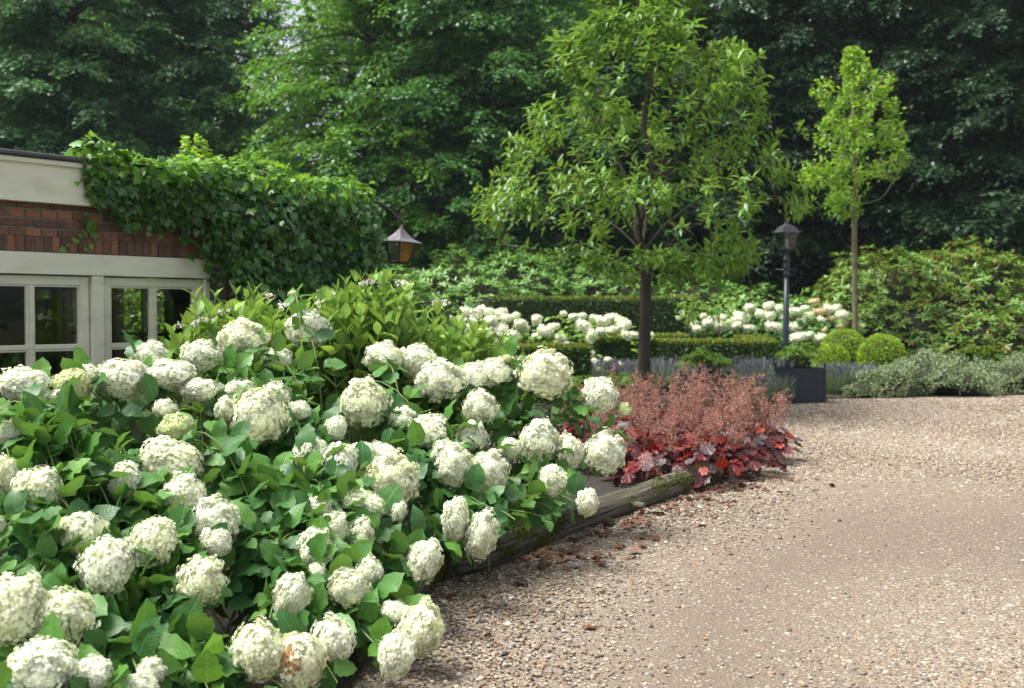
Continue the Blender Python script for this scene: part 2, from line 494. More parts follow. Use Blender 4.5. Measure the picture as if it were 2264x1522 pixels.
M['lamp_glass'] = glass_mat('lamp glass', tint=(0.80, 0.88, 0.84), rough=0.08, refl=1.6)
M['iron'] = noise_mat('wrought iron', [(0.3, (0.012, 0.011, 0.010)), (0.7, (0.03, 0.026, 0.022))], scale=30, rough=0.5, bump=0.3, bdist=0.002, spec=0.5)
M['lead'] = noise_mat('weathered metal roof', [(0.25, (0.10, 0.085, 0.075)), (0.5, (0.17, 0.16, 0.165)), (0.75, (0.24, 0.235, 0.24))], scale=9, rough=0.5, bump=0.2, bdist=0.003, spec=0.5, metallic=0.3)
M['zinc'] = noise_mat('dark zinc', [(0.3, (0.018, 0.02, 0.024)), (0.7, (0.04, 0.044, 0.05))], scale=9, rough=0.45, bump=0.15, bdist=0.003, spec=0.5)
M['navy'] = noise_mat('dark blue paint', [(0.3, (0.012, 0.018, 0.030)), (0.7, (0.022, 0.032, 0.050))], scale=8, rough=0.38, bump=0.08, bdist=0.002, spec=0.5)
M['planter'] = noise_mat('dark planter paint', [(0.3, (0.008, 0.015, 0.024)), (0.7, (0.015, 0.026, 0.038))], scale=5, rough=0.45, bump=0.06, bdist=0.002, spec=0.5)
M['bulb'] = noise_mat('lamp tube', [(0.3, (0.6, 0.58, 0.5)), (0.7, (0.7, 0.68, 0.6))], scale=4, rough=0.3, bump=0)
M['soil'] = noise_mat('bed soil', [(0.25, (0.016, 0.013, 0.010)), (0.5, (0.036, 0.030, 0.024)), (0.62, (0.065, 0.056, 0.047)), (0.74, (0.20, 0.18, 0.15))], scale=55, rough=0.95, bump=0.8, bdist=0.01, detail=8)
M['floor_wood'] = noise_mat('woodland floor', [(0.3, (0.035, 0.03, 0.018)), (0.55, (0.06, 0.055, 0.03)), (0.75, (0.05, 0.075, 0.025))], scale=3, rough=0.95, bump=0.5, bdist=0.03)
M['moss'] = leaf_mat('moss', [(0.05, 0.07, 0.012), (0.09, 0.11, 0.02), (0.16, 0.16, 0.03)], rough=0.8, trans=0.2, spec=0.1)
M['amber'] = None


def amber():
    m, N, L, out = new_mat('amber glass')
    tc = N.new('ShaderNodeTexCoord'); nz = N.new('ShaderNodeTexNoise'); nz.inputs['Scale'].default_value = 22; nz.inputs['Detail'].default_value = 5
    L.new(tc.outputs['Object'], nz.inputs['Vector'])
    cr = ramp(N, [(0.3, (0.34, 0.15, 0.015)), (0.6, (0.55, 0.28, 0.03)), (0.8, (0.66, 0.40, 0.08))]); L.new(nz.outputs['Fac'], cr.inputs[0])
    pb = N.new('ShaderNodeBsdfPrincipled'); L.new(cr.outputs[0], pb.inputs['Base Color']); pb.inputs['Roughness'].default_value = 0.25
    tr = N.new('ShaderNodeBsdfTranslucent'); L.new(cr.outputs[0], tr.inputs[0])
    ms = N.new('ShaderNodeMixShader'); ms.inputs[0].default_value = 0.6
    L.new(pb.outputs[0], ms.inputs[1]); L.new(tr.outputs[0], ms.inputs[2]); L.new(ms.outputs[0], out.inputs[0])
    return m


M['amber'] = amber()


def log_mat():
    m, N, L, out = new_mat('weathered log')
    uv = N.new('ShaderNodeUVMap')
    mp = N.new('ShaderNodeMapping'); L.new(uv.outputs[0], mp.inputs[0]); mp.inputs['Scale'].default_value = (0.5, 9, 1)
    n1 = N.new('ShaderNodeTexNoise'); n1.inputs['Scale'].default_value = 3.0; n1.inputs['Detail'].default_value = 8; n1.inputs['Roughness'].default_value = 0.7
    n1.inputs['Distortion'].default_value = 0.4
    L.new(mp.outputs[0], n1.inputs['Vector'])
    cr = ramp(N, [(0.36, (0.008, 0.007, 0.005)), (0.43, (0.07, 0.06, 0.04)), (0.52, (0.15, 0.135, 0.095)), (0.64, (0.23, 0.215, 0.16)), (0.78, (0.33, 0.31, 0.25))]); L.new(n1.outputs['Fac'], cr.inputs[0])
    n2 = N.new('ShaderNodeTexNoise'); n2.inputs['Scale'].default_value = 3.2; n2.inputs['Detail'].default_value = 6
    tc = N.new('ShaderNodeTexCoord'); L.new(tc.outputs['Object'], n2.inputs['Vector'])
    mr = ramp(N, [(0.50, (0, 0, 0)), (0.66, (1, 1, 1))]); L.new(n2.outputs['Fac'], mr.inputs[0])
    mx = N.new('ShaderNodeMixRGB'); L.new(mr.outputs[0], mx.inputs[0]); L.new(cr.outputs[0], mx.inputs[1]); mx.inputs[2].default_value = (0.11, 0.115, 0.025, 1)
    mf = N.new('ShaderNodeMath'); mf.operation = 'MULTIPLY'; L.new(mr.outputs[0], mf.inputs[0]); mf.inputs[1].default_value = 0.55
    L.new(mf.outputs[0], mx.inputs[0])
    pb = N.new('ShaderNodeBsdfPrincipled'); L.new(mx.outputs[0], pb.inputs['Base Color']); pb.inputs['Roughness'].default_value = 0.8
    b = N.new('ShaderNodeBump'); b.inputs['Strength'].default_value = 1.0; b.inputs['Distance'].default_value = 0.05
    L.new(n1.outputs['Fac'], b.inputs['Height']); L.new(b.outputs[0], pb.inputs['Normal'])
    L.new(pb.outputs[0], out.inputs[0])
    return m


M['log'] = log_mat()


def gravel_mat():
    """packed sand with pebbles pressed into it"""
    m, N, L, out = new_mat('gravel surface')
    tc = N.new('ShaderNodeTexCoord')
    vo = N.new('ShaderNodeTexVoronoi'); vo.inputs['Scale'].default_value = 62; vo.feature = 'F1'
    L.new(tc.outputs['Object'], vo.inputs['Vector'])
    vr = N.new('ShaderNodeSeparateColor'); L.new(vo.outputs['Color'], vr.inputs[0])
    peb = ramp(N, [(0.0, (0.13, 0.125, 0.12)), (0.14, (0.24, 0.21, 0.18)), (0.32, (0.31, 0.25, 0.19)), (0.55, (0.38, 0.32, 0.255)), (0.72, (0.40, 0.28, 0.18)), (0.85, (0.45, 0.40, 0.335)), (1.0, (0.58, 0.54, 0.48))])
    L.new(vr.outputs[0], peb.inputs[0])
    sn = N.new('ShaderNodeTexNoise'); sn.inputs['Scale'].default_value = 180; sn.inputs['Detail'].default_value = 6
    L.new(tc.outputs['Object'], sn.inputs['Vector'])
    sand = ramp(N, [(0.3, (0.125, 0.10, 0.077)), (0.5, (0.19, 0.153, 0.119)), (0.7, (0.26, 0.215, 0.172))]); L.new(sn.outputs['Fac'], sand.inputs[0])
    big = N.new('ShaderNodeTexNoise'); big.inputs['Scale'].default_value = 0.75; big.inputs['Detail'].default_value = 5; big.inputs['Roughness'].default_value = 0.6
    L.new(tc.outputs['Object'], big.inputs['Vector'])
    at = N.new('ShaderNodeAttribute'); at.attribute_name = 'loose'
    # how many pebbles show: loose stones at the edges, few in the wheel track
    thr = N.new('ShaderNodeMath'); thr.operation = 'MULTIPLY_ADD'; L.new(big.outputs['Fac'], thr.inputs[0]); thr.inputs[1].default_value = 0.7; L.new(at.outputs['Fac'], thr.inputs[2])
    mr = N.new('ShaderNodeMapRange'); L.new(thr.outputs[0], mr.inputs[0]); mr.inputs[1].default_value = 0.2; mr.inputs[2].default_value = 0.95; mr.inputs[3].default_value = 0.38; mr.inputs[4].default_value = 0.98
    cmpn = N.new('ShaderNodeMath'); cmpn.operation = 'LESS_THAN'; L.new(vr.outputs[1], cmpn.inputs[0]); L.new(mr.outputs[0], cmpn.inputs[1])
    ed = N.new('ShaderNodeMapRange'); L.new(vo.outputs['Distance'], ed.inputs[0]); ed.inputs[1].default_value = 0.35; ed.inputs[2].default_value = 0.6; ed.inputs[3].default_value = 1.0; ed.inputs[4].default_value = 0.0
    fac = N.new('ShaderNodeMath'); fac.operation = 'MULTIPLY'; L.new(cmpn.outputs[0], fac.inputs[0]); L.new(ed.outputs[0], fac.inputs[1])
    fine = N.new('ShaderNodeMixRGB'); L.new(at.outputs['Fac'], fine.inputs[0]); L.new(sand.outputs[0], fine.inputs[1])
    fv = N.new('ShaderNodeTexVoronoi'); fv.inputs['Scale'].default_value = 95; L.new(tc.outputs['Object'], fv.inputs['Vector'])
    fs = N.new('ShaderNodeSeparateColor'); L.new(fv.outputs['Color'], fs.inputs[0])
    fr_ = ramp(N, [(0.0, (0.10, 0.085, 0.07)), (0.3, (0.25, 0.205, 0.155)), (0.7, (0.38, 0.325, 0.26)), (1.0, (0.52, 0.47, 0.40))]); L.new(fs.outputs[0], fr_.inputs[0])
    L.new(fr_.outputs[0], fine.inputs[2])
    mx = N.new('ShaderNodeMixRGB'); L.new(fac.outputs[0], mx.inputs[0]); L.new(fine.outputs[0], mx.inputs[1]); L.new(peb.outputs[0], mx.inputs[2])
    hv = N.new('ShaderNodeMixRGB'); hv.blend_type = 'MULTIPLY'; hv.inputs[0].default_value = 1; L.new(mx.outputs[0], hv.inputs[1]); hv.inputs[2].default_value = (0.84, 0.81, 0.77, 1)
    pb = N.new('ShaderNodeBsdfPrincipled'); L.new(hv.outputs[0], pb.inputs['Base Color']); pb.inputs['Roughness'].default_value = 0.8
    pb.inputs['Specular IOR Level'].default_value = 0.25
    h = N.new('ShaderNodeMath'); h.operation = 'MULTIPLY_ADD'; L.new(sn.outputs['Fac'], h.inputs[0]); h.inputs[1].default_value = 0.25; L.new(fac.outputs[0], h.inputs[2])
    b = N.new('ShaderNodeBump'); b.inputs['Strength'].default_value = 0.9; b.inputs['Distance'].default_value = 0.006
    L.new(h.outputs[0], b.inputs['Height']); L.new(b.outputs[0], pb.inputs['Normal'])
    L.new(pb.outputs[0], out.inputs[0])
    return m


M['gravel'] = gravel_mat()


def pebble_mat():
    m, N, L, out = new_mat('pebble')
    oi = N.new('ShaderNodeObjectInfo')
    cr = ramp(N, [(0.0, (0.06, 0.058, 0.055)), (0.12, (0.13, 0.115, 0.10)), (0.28, (0.24, 0.19, 0.14)), (0.48, (0.36, 0.30, 0.23)), (0.62, (0.32, 0.20, 0.11)), (0.76, (0.42, 0.36, 0.28)), (0.92, (0.50, 0.45, 0.38)), (1.0, (0.60, 0.57, 0.52))])
    L.new(oi.outputs['Random'], cr.inputs[0])
    tc = N.new('ShaderNodeTexCoord'); nz = N.new('ShaderNodeTexNoise'); nz.inputs['Scale'].default_value = 2.0; L.new(tc.outputs['Object'], nz.inputs['Vector'])
    mx = N.new('ShaderNodeMixRGB'); mx.blend_type = 'OVERLAY'; mx.inputs[0].default_value = 0.5; L.new(cr.outputs[0], mx.inputs[1]); L.new(nz.outputs['Fac'], mx.inputs[2])
    hv = N.new('ShaderNodeMixRGB'); hv.blend_type = 'MULTIPLY'; hv.inputs[0].default_value = 1; L.new(mx.outputs[0], hv.inputs[1]); hv.inputs[2].default_value = (0.86, 0.83, 0.79, 1)
    pb = N.new('ShaderNodeBsdfPrincipled'); L.new(hv.outputs[0], pb.inputs['Base Color']); pb.inputs['Roughness'].default_value = 0.55; pb.inputs['Specular IOR Level'].default_value = 0.35
    L.new(pb.outputs[0], out.inputs[0])
    return m


M['pebble'] = pebble_mat()

# ------------------------------------------------------------------ leaf templates (length 1 along +Y, normal +Z)
def strip_leaf(ws, ys, droop=0.15, fold=0.12, serr=0.0, wave=0.0, seed=0):
    """leaf with a midrib crease: rows of left, mid, right"""
    rg = np.random.default_rng(seed)
    V, Fs = [], []
    n = len(ys)
    for i, (w, y) in enumerate(zip(ws, ys)):
        zz = -droop * y * y
        s = (serr if i % 2 else -serr)
        ww = w + (s if 0 < i < n - 1 else 0)
        V += [(-ww, y, zz + fold * ww + wave * rg.uniform(-1, 1) * ww), (0, y, zz), (ww, y, zz + fold * ww + wave * rg.uniform(-1, 1) * ww)]
    for i in range(n - 1):
        a = i * 3
        Fs += [(a, a + 1, a + 4, a + 3), (a + 1, a + 2, a + 5, a + 4)]
    V = np.array(V)
    return Tpl(V, Fs, V[:, :2].copy())


HYD = [strip_leaf([0.03, 0.23, 0.325, 0.375, 0.385, 0.365, 0.315, 0.235, 0.125, 0.004], [0.0, 0.02, 0.11, 0.24, 0.38, 0.52, 0.66, 0.79, 0.90, 1.0], d, f, 0.016, 0.28, k)
       for k, (d, f) in enumerate([(0.18, 0.22), (0.38, 0.10), (0.05, 0.35), (0.55, 0.2), (0.25, -0.12)])]
LACE = [strip_leaf([0.02, 0.10, 0.19, 0.235, 0.23, 0.18, 0.10, 0.004], [0, 0.1, 0.26, 0.42, 0.58, 0.74, 0.88, 1.0], d, f, 0.008, 0.15, 20 + k)
        for k, (d, f) in enumerate([(0.1, 0.3), (0.3, 0.2), (-0.1, 0.4), (0.45, 0.3)])]
CHEST = [strip_leaf([0.008, 0.09, 0.15, 0.165, 0.135, 0.075, 0.002], [0, 0.14, 0.32, 0.5, 0.7, 0.87, 1.0], d, f, 0.014, 0.25, 40 + k)
         for k, (d, f) in enumerate([(0.12, 0.3), (0.28, 0.2), (0.0, 0.4), (0.42, 0.3)])]
RHODO = [strip_leaf([0.01, 0.12, 0.165, 0.13, 0.004], [0, 0.25, 0.55, 0.82, 1.0], d, f, 0, 0.05, 60 + k) for k, (d, f) in enumerate([(0.25, -0.25), (0.45, -0.3), (0.1, -0.15)])]
RHODO_FAR = [strip_leaf([0.03, 0.16, 0.012], [0, 0.5, 1.0], d, f, 0, 0.05, 65 + k) for k, (d, f) in enumerate([(0.25, -0.25), (0.45, -0.3), (0.1, -0.15)])]
KITE = [Tpl([(0, 0, 0), (-0.3, 0.45, 0.03), (0, 1, -0.06), (0.3, 0.45, 0.03)], [(0, 3, 2, 1)]),
        Tpl([(0, 0, 0), (-0.34, 0.5, -0.05), (0, 1, 0.03), (0.32, 0.42, 0.06)], [(0, 3, 2, 1)])]
SMALL = [strip_leaf([0.02, 0.27, 0.22, 0.005], [0, 0.35, 0.7, 1.0], 0.25, 0.2, 0, 0.2, 80),
         strip_leaf([0.02, 0.24, 0.25, 0.005], [0, 0.3, 0.65, 1.0], 0.1, 0.3, 0, 0.2, 81)]


def ivy_tpl(seed):
    rg = np.random.default_rng(seed)
    out = [(0, 0), (0.26, -0.07), (0.50, 0.06), (0.42, 0.26), (0.56, 0.52), (0.28, 0.56), (0.16, 0.76), (0, 1.0), (-0.16, 0.76), (-0.28, 0.56), (-0.56, 0.52), (-0.42, 0.26), (-0.50, 0.06), (-0.26, -0.07)]
    V = [(0, 0.34, 0.03)]
    for x, y in out:
        V.append((x * 0.95 + rg.uniform(-.03, .03), y + rg.uniform(-.03, .03), -0.22 * x * x - 0.10 * (y - .3) ** 2 + rg.uniform(-.03, .03)))
    n = len(out)
    Fs = [(0, 1 + k, 1 + (k + 1) % n) for k in range(n)]
    Fs = [(a, c, b) for a, b, c in Fs]
    V = np.array(V)
    Fs = [tuple(reversed(f)) for f in Fs]
    return Tpl(V, Fs, V[:, :2])


IVY = [ivy_tpl(s) for s in range(4)]


def round_tpl(seed, lobes=7):
    """rounded lobed heuchera or cranesbill leaf, ruffled"""
    rg = np.random.default_rng(seed)
    V = [(0, 0.12, 0.0)]
    n = lobes * 3
    for k in range(n + 1):
        a = -math.pi * 0.5 + 0.35 + (2 * math.pi - 0.7) * k / n
        r = 0.50 + 0.06 * math.cos(2 * math.pi * k / 3) + rg.uniform(-.02, .02)
        z = 0.07 * math.sin(k * 2.1 + seed) + 0.10 * (r * r) * rg.uniform(-1, 1) - 0.12 * max(0, math.sin(a))
        V.append((r * math.cos(a), 0.42 + r * math.sin(a), z))
    Fs = [(0, 1 + k, 2 + k) for k in range(n)]
    V = np.array(V)
    return Tpl(V, Fs, V[:, :2])


HEU = [round_tpl(s) for s in range(5)]

# ------------------------------------------------------------------ ground
def sheet(name, poly, z, mat, sub=0, kind='structure'):
    bm = bmesh.new()
    bm.faces.new([bm.verts.new((x, y, z)) for x, y in poly])
    me = bpy.data.meshes.new(name)
    bm.to_mesh(me); bm.free()
    if me.polygons[0].normal.z < 0: me.flip_normals()
    o = link(name, me, mat)
    return tag(o, kind=kind)


g = sheet('ground', [(-200, -60), (200, -60), (200, 260), (-200, 260)], 0.0, M['floor_wood'])
tag(g, 'dark woodland floor under the trees', 'ground')

LOG_PTS = np.array([G(840, 1450)[:2] + np.array([-.05, -.35]), G(880, 1400)[:2], G(960, 1300)[:2] + [0, .05], G(1090, 1265)[:2], G(1250, 1192)[:2], G(1440, 1122)[:2], G(1600, 1065)[:2], G(1648, 1052)[:2]])


def loose_at(x, y):
    """0..1 how much loose gravel lies on the surface"""
    d = 9.0
    for i in range(1, len(LOG_PTS) - 1):
        a, b = LOG_PTS[i], LOG_PTS[i + 1]
        ab = b - a
        t = np.clip(((x - a[0]) * ab[0] + (y - a[1]) * ab[1]) / (ab @ ab), 0, 1)
        d = np.minimum(d, np.hypot(x - a[0] - t * ab[0], y - a[1] - t * ab[1]))
    edge = np.clip(1.15 - d / 1.25, 0, 1)
    c = G(2264, 1522)
    corner = np.clip(1.1 - np.hypot(x - c[0] - .45, (y - c[1]) * 0.7) / 1.5, 0, 1)
    far = np.clip((y - 7.5) / 4.0, 0, 1.0)
    return np.maximum(np.maximum(edge, corner), far)


# gravel drive: a fine grid so the loose-gravel attribute varies
gx0, gx1, gy0, gy1 = -6.0, 24.0, -6.0, 26.0
nx, ny = 120, 128
xs, ys = np.linspace(gx0, gx1, nx), np.linspace(gy0, gy1, ny)
XX, YY = np.meshgrid(xs, ys)
ZZ = 0.006 + 0.006 * np.sin(XX * 1.3 + YY * .4) * np.sin(YY * .9) + 0.006
V = np.stack([XX.ravel(), YY.ravel(), ZZ.ravel()], 1)
far_edge = lambda x: 18.6 + 0.22 * np.maximum(0, x - 6) + 0.25 * np.sin(x * 1.7)
Fq = []
for j in range(ny - 1):
    for i in range(nx - 1):
        if YY[j, i] < far_edge(XX[j, i]) + 1.0:
            a = j * nx + i
            Fq.append((a, a + 1, a + nx + 1, a + nx))
me = mk('gravel_drive', V, Fq, True)
at = me.attributes.new('loose', 'FLOAT', 'POINT')
at.data.foreach_set('value', loose_at(V[:, 0], V[:, 1]).astype(np.float32))
drive = link('gravel_drive', me, M['gravel'])
tag(drive, 'pale sandy gravel drive curving past the flower bed', 'drive', kind='structure')

# flower bed soil, slightly raised behind the log
lp = [tuple(p) for p in LOG_PTS]
bed_poly = [(-9, -1.0), (-1.1, -1.0), (-0.75, 3.6)] + lp + [tuple(G(1700, 1010)[:2]), tuple(G(1702, 940)[:2]), tuple(G(1700, 900)[:2]), (4.2, 17.2), (5.3, 18.5), (8.0, 19.0), (11, 20.2), (16, 20.6), (26, 21), (26, 30), (-20, 30), (-20, -1)]
bed = sheet('flower_bed', bed_poly, 0.030, M['soil'])
tag(bed, 'grey brown soil of the planted bed behind the log', 'soil')

# loose pebbles, instanced on points
N_P = 430000
px_ = RNG.uniform(-1.2, 9.5, N_P); py_ = 3.9 + (RNG.uniform(0, 1, N_P) ** 1.3) * 15.0
lo = loose_at(px_, py_)
nzv = np.array([noise.noise(Vector((a * 1.3, b * 1.3, 0))) for a, b in zip(px_, py_)])
keep = RNG.uniform(0, 1, N_P) < np.clip(lo ** 1.5 * 0.95 + 0.35 * nzv * lo + 0.02 + 0.06 * np.maximum(nzv - .1, 0), 0, 1) * np.clip((20.5 - py_) / 11.0, 0, 1)
# keep them off the bed
from mathutils.geometry import intersect_point_line
def in_poly(x, y, poly):
    p = np.asarray(poly); n = len(p); ins = np.zeros(len(x), bool); j = n - 1
    for i in range(n):
        xi, yi, xj, yj = p[i, 0], p[i, 1], p[j, 0], p[j, 1]
        c = ((yi > y) != (yj > y)) & (x < (xj - xi) * (y - yi) / (yj - yi + 1e-12) + xi)
        ins ^= c; j = i
    return ins
keep &= ~in_poly(px_, py_, bed_poly)
keep &= (np.abs(px_ / np.maximum(py_, .1)) < 0.56) & (py_ < far_edge(px_) + .2)
px_, py_ = px_[keep], py_[keep]
npb = len(px_)
me = bpy.data.meshes.new('gravel')
zz = 0.014 + RNG.uniform(-0.004, 0.004, npb)
me.vertices.add(npb)
me.vertices.foreach_set('co', np.stack([px_, py_, zz], 1).astype(np.float32).ravel())
size = np.clip(RNG.lognormal(math.log(0.0068), 0.34, npb), 0.003, 0.017) * (1 + .06 * np.maximum(0, py_ - 7))
asp = np.stack([size * RNG.uniform(0.85, 1.35, npb), size * RNG.uniform(0.7, 1.0, npb), size * RNG.uniform(0.45, 0.75, npb)], 1)
a1 = me.attributes.new('sc', 'FLOAT_VECTOR', 'POINT'); a1.data.foreach_set('vector', asp.astype(np.float32).ravel())
rt = np.stack([RNG.uniform(-.3, .3, npb), RNG.uniform(-.3, .3, npb), RNG.uniform(0, 6.28, npb)], 1)
a2 = me.attributes.new('rt', 'FLOAT_VECTOR', 'POINT'); a2.data.foreach_set('vector', rt.astype(np.float32).ravel())
gravel = link('gravel', me)
tag(gravel, 'loose rounded pebbles lying on the gravel drive', 'gravel', kind='stuff')
ng = bpy.data.node_groups.new('pebbles', 'GeometryNodeTree')
ng.interface.new_socket('Geometry', in_out='INPUT', socket_type='NodeSocketGeometry')
ng.interface.new_socket('Geometry', in_out='OUTPUT', socket_type='NodeSocketGeometry')
gi, go = ng.nodes.new('NodeGroupInput'), ng.nodes.new('NodeGroupOutput')
ico = ng.nodes.new('GeometryNodeMeshIcoSphere'); ico.inputs['Radius'].default_value = 1.0; ico.inputs['Subdivisions'].default_value = 2
ssm = ng.nodes.new('GeometryNodeSetShadeSmooth')
smt = ng.nodes.new('GeometryNodeSetMaterial'); smt.inputs['Material'].default_value = M['pebble']
iop = ng.nodes.new('GeometryNodeInstanceOnPoints')
n1 = ng.nodes.new('GeometryNodeInputNamedAttribute'); n1.data_type = 'FLOAT_VECTOR'; n1.inputs['Name'].default_value = 'sc'
n2 = ng.nodes.new('GeometryNodeInputNamedAttribute'); n2.data_type = 'FLOAT_VECTOR'; n2.inputs['Name'].default_value = 'rt'
e2r = ng.nodes.new('FunctionNodeEulerToRotation')
ng.links.new(ico.outputs['Mesh'], ssm.inputs[0]); ng.links.new(ssm.outputs[0], smt.inputs['Geometry'])
ng.links.new(gi.outputs[0], iop.inputs['Points']); ng.links.new(smt.outputs[0], iop.inputs['Instance'])
ng.links.new(n1.outputs[0], iop.inputs['Scale']); ng.links.new(n2.outputs[0], e2r.inputs[0]); ng.links.new(e2r.outputs[0], iop.inputs['Rotation'])
ng.links.new(iop.outputs[0], go.inputs[0])
md = gravel.modifiers.new('pebbles', 'NODES'); md.node_group = ng

# ------------------------------------------------------------------ house
WX, WY = -3.26, 7.16
DX, DY = 0.653, 0.757
HRZ = math.atan2(DY, DX)
house = empty('brick_house', (WX, WY, 0), 'low brick house with cream fascia and white paned windows', 'house', rz=HRZ)


def HW(s, n, z):               # house coordinates to world
    return np.array([WX + s * DX - n * DY, WY + s * DY + n * DX, z])


S_END = 2.75
wall = link('wall', mk('wall', *join([box(-4, S_END, 0.012, 0.25, 1.9, 2.30), box(1.46, S_END, 0.012, 0.25, 0, 1.9), box(-4, 1.46, 0.012, 0.25, 0, 0.74),
    box(S_END - 0.25, S_END - 0.002, 0.25, 2.3, 0, 2.3), box(S_END - 0.25, S_END - 0.002, 4.5, 6, 0, 2.3), box(S_END - 0.25, S_END - 0.002, 2.3, 4.5, 0, 0.7), box(S_END - 0.25, S_END - 0.002, 2.3, 4.5, 1.85, 2.3),
    box(-4, S_END, 6, 6.25, 0, 2.3), box(-4.25, -4, 0, 6.25, 0, 2.3)])), M['mortar'], house)
brm = {}


def brick(x0, w, z0, h):
    k = (round(w, 3), round(h, 3), random.randrange(3))
    if k not in brm:
        me = mk('brick', *box(0, w, 0, 0.1, 0, h))
        for v in me.vertices: v.co += Vector((random.uniform(-.0015, .0015), random.uniform(-.002, .001), random.uniform(-.0012, .0012)))
        bevel(me, 0.003)
        me.materials.append(M['brick'])
        brm[k] = me
    o = link('brick', brm[k], None, wall)
    o.location = (x0, random.uniform(-0.002, 0.003), z0)
    return o


JT = 0.011
z = 2.255 - 0.022
for row in range(4):
    z -= 0.062
    stretch = row % 2 == 0
    s = -1.1 + (0.0 if stretch else 0.055) + (0.11 if row == 2 else 0)
    while s < 2.35:
        w = 0.21 if stretch else 0.0995
        brick(s, w, z + 0.02, 0.051)
        s += w + JT
s = -1.1
while s < 2.2:
    brick(s, 0.050, 1.905, 0.098)
    s += 0.061
# first course under the fascia shows only as a sliver
# fascia, roof
bx('fascia', (-4, S_END + 0.05, -0.07, -0.002, 2.225, 2.50), M['cream'], house, 0.003)
bx('fascia_moulding', (-4, S_END + 0.06, -0.092, -0.072, 2.475, 2.512), M['cream'], house, 0.006)
bx('roof_edge', (-4, S_END + 0.1, -0.115, 0.05, 2.514, 2.548), M['roof_metal'], house, 0.008)
bx('roof', (-4, S_END + 0.05, 0.052, 6.3, 2.302, 2.53), M['roof_metal'], house)
bx('floor', (-3.98, S_END - 0.26, 0.26, 5.98, 0.0, 0.05), M['interior'], house)
bx('ceiling', (-3.98, S_END - 0.26, 0.26, 5.98, 2.24, 2.298), M['interior'], house)
bx('inner_wall', (-3.98, -3.9, 0.26, 5.98, 0.06, 2.23), M['interior'], house)
bx('inner_wall', (-3.89, S_END - 0.26, 5.9, 5.98, 0.06, 2.23), M['interior'], house)
bx('inner_wall', (0.3, 0.42, 3.2, 5.88, 0.06, 2.23), M['interior'], house)
# window group
bx('window_header', (-4, 1.46, -0.028, 0.12, 1.752, 1.897), M['cream'], house, 0.003)
for a, b in ((0.515, 0.60), (-0.40, -0.315), (-1.31, -1.23), (1.415, 1.459)):
    bx('window_post', (a, b, -0.02, 0.12, 0.78, 1.751), M['cream'], house, 0.004)
bx('window_sill', (-4, 1.47, -0.08, 0.12, 0.742, 0.778), M['cream'], house, 0.004)


def casement(a, b, nm='window'):
    fw, fd0, fd1 = 0.062, 0.018, 0.075
    z0, z1 = 0.785, 1.744
    fr = [box(a, a + fw, fd0, fd1, z0, z1), box(b - fw, b, fd0, fd1, z0, z1), box(a + fw + .0005, b - fw - .0005, fd0 + .001, fd1, z1 - fw, z1), box(a + fw + .0005, b - fw - .0005, fd0 + .001, fd1, z0, z0 + fw)]
    w = link(nm, mk(nm, *join(fr)), M['cream'], house)
    bevel(w.data, 0.003)
    # inner bead
    mid = (a + b) / 2
    for q in (box(mid - 0.017, mid + 0.017, fd0 + .010, fd1 - .012, z0 + fw, z1 - fw), box(mid - 0.009, mid + 0.009, fd0 - .001, fd1 - .016, z0 + fw, z1 - fw)):
        o = link('glazing_bar', mk('glazing_bar', *q), M['cream'], w)
    for zt in (1.262,):
        for x0, x1 in ((a + fw, mid - 0.0175), (mid + 0.0175, b - fw)):
            link('glazing_bar', bevel(mk('glazing_bar', *box(x0, x1, fd0 + .004, fd1 - .012, zt - 0.017, zt + 0.017)), 0.004), M['cream'], w)
    for x0, x1 in ((a + fw, mid - 0.0175), (mid + 0.0175, b - fw)):
        for zz0, zz1 in ((z0 + fw, 1.262 - .0175), (1.262 + .0175, z1 - fw)):
            for q in (box(x0, x0 + .012, fd0 + .012, fd1 - .02, zz0, zz1), box(x1 - .012, x1, fd0 + .012, fd1 - .02, zz0, zz1), box(x0 + .0125, x1 - .0125, fd0 + .012, fd1 - .02, zz1 - .012, zz1)):
                link('glazing_bead', mk('glazing_bead', *q), M['cream'], w)
            yy = fd0 + 0.034
            link('pane', mk('pane', [(x0, yy, zz0), (x1, yy, zz0), (x1, yy, zz1), (x0, yy, zz1)], [(0, 1, 2, 3)]), M['glass'], w)


casement(-0.308, 0.508)
casement(0.607, 1.409)
casement(-1.222, -0.408)
# window in the end wall seen through the room
ew = link('end_window', mk('end_window', *join([box(S_END - .2, S_END - .1, 2.32, 2.40, 0.72, 1.83), box(S_END - .2, S_END - .1, 4.40, 4.48, 0.72, 1.83), box(S_END - .2, S_END - .1, 2.405, 4.395, 1.75, 1.83), box(S_END - .2, S_END - .1, 2.405, 4.395, 0.72, 0.80),
    box(S_END - .2, S_END - .1, 3.33, 3.47, 0.805, 1.745), box(S_END - .17, S_END - .13, 2.84, 2.88, 0.805, 1.745), box(S_END - .17, S_END - .13, 3.92, 3.96, 0.805, 1.745), box(S_END - .165, S_END - .135, 2.405, 3.325, 1.26, 1.29), box(S_END - .165, S_END - .135, 3.475, 4.395, 1.26, 1.29)])), M['curtain'], house)
bx('curtain', (S_END - 0.34, S_END - 0.28, 3.1, 3.36, 0.2, 2.1), M['curtain'], house)
bx('curtain', (S_END - 0.34, S_END - 0.28, 4.3, 4.6, 0.2, 2.1), M['curtain'], house)

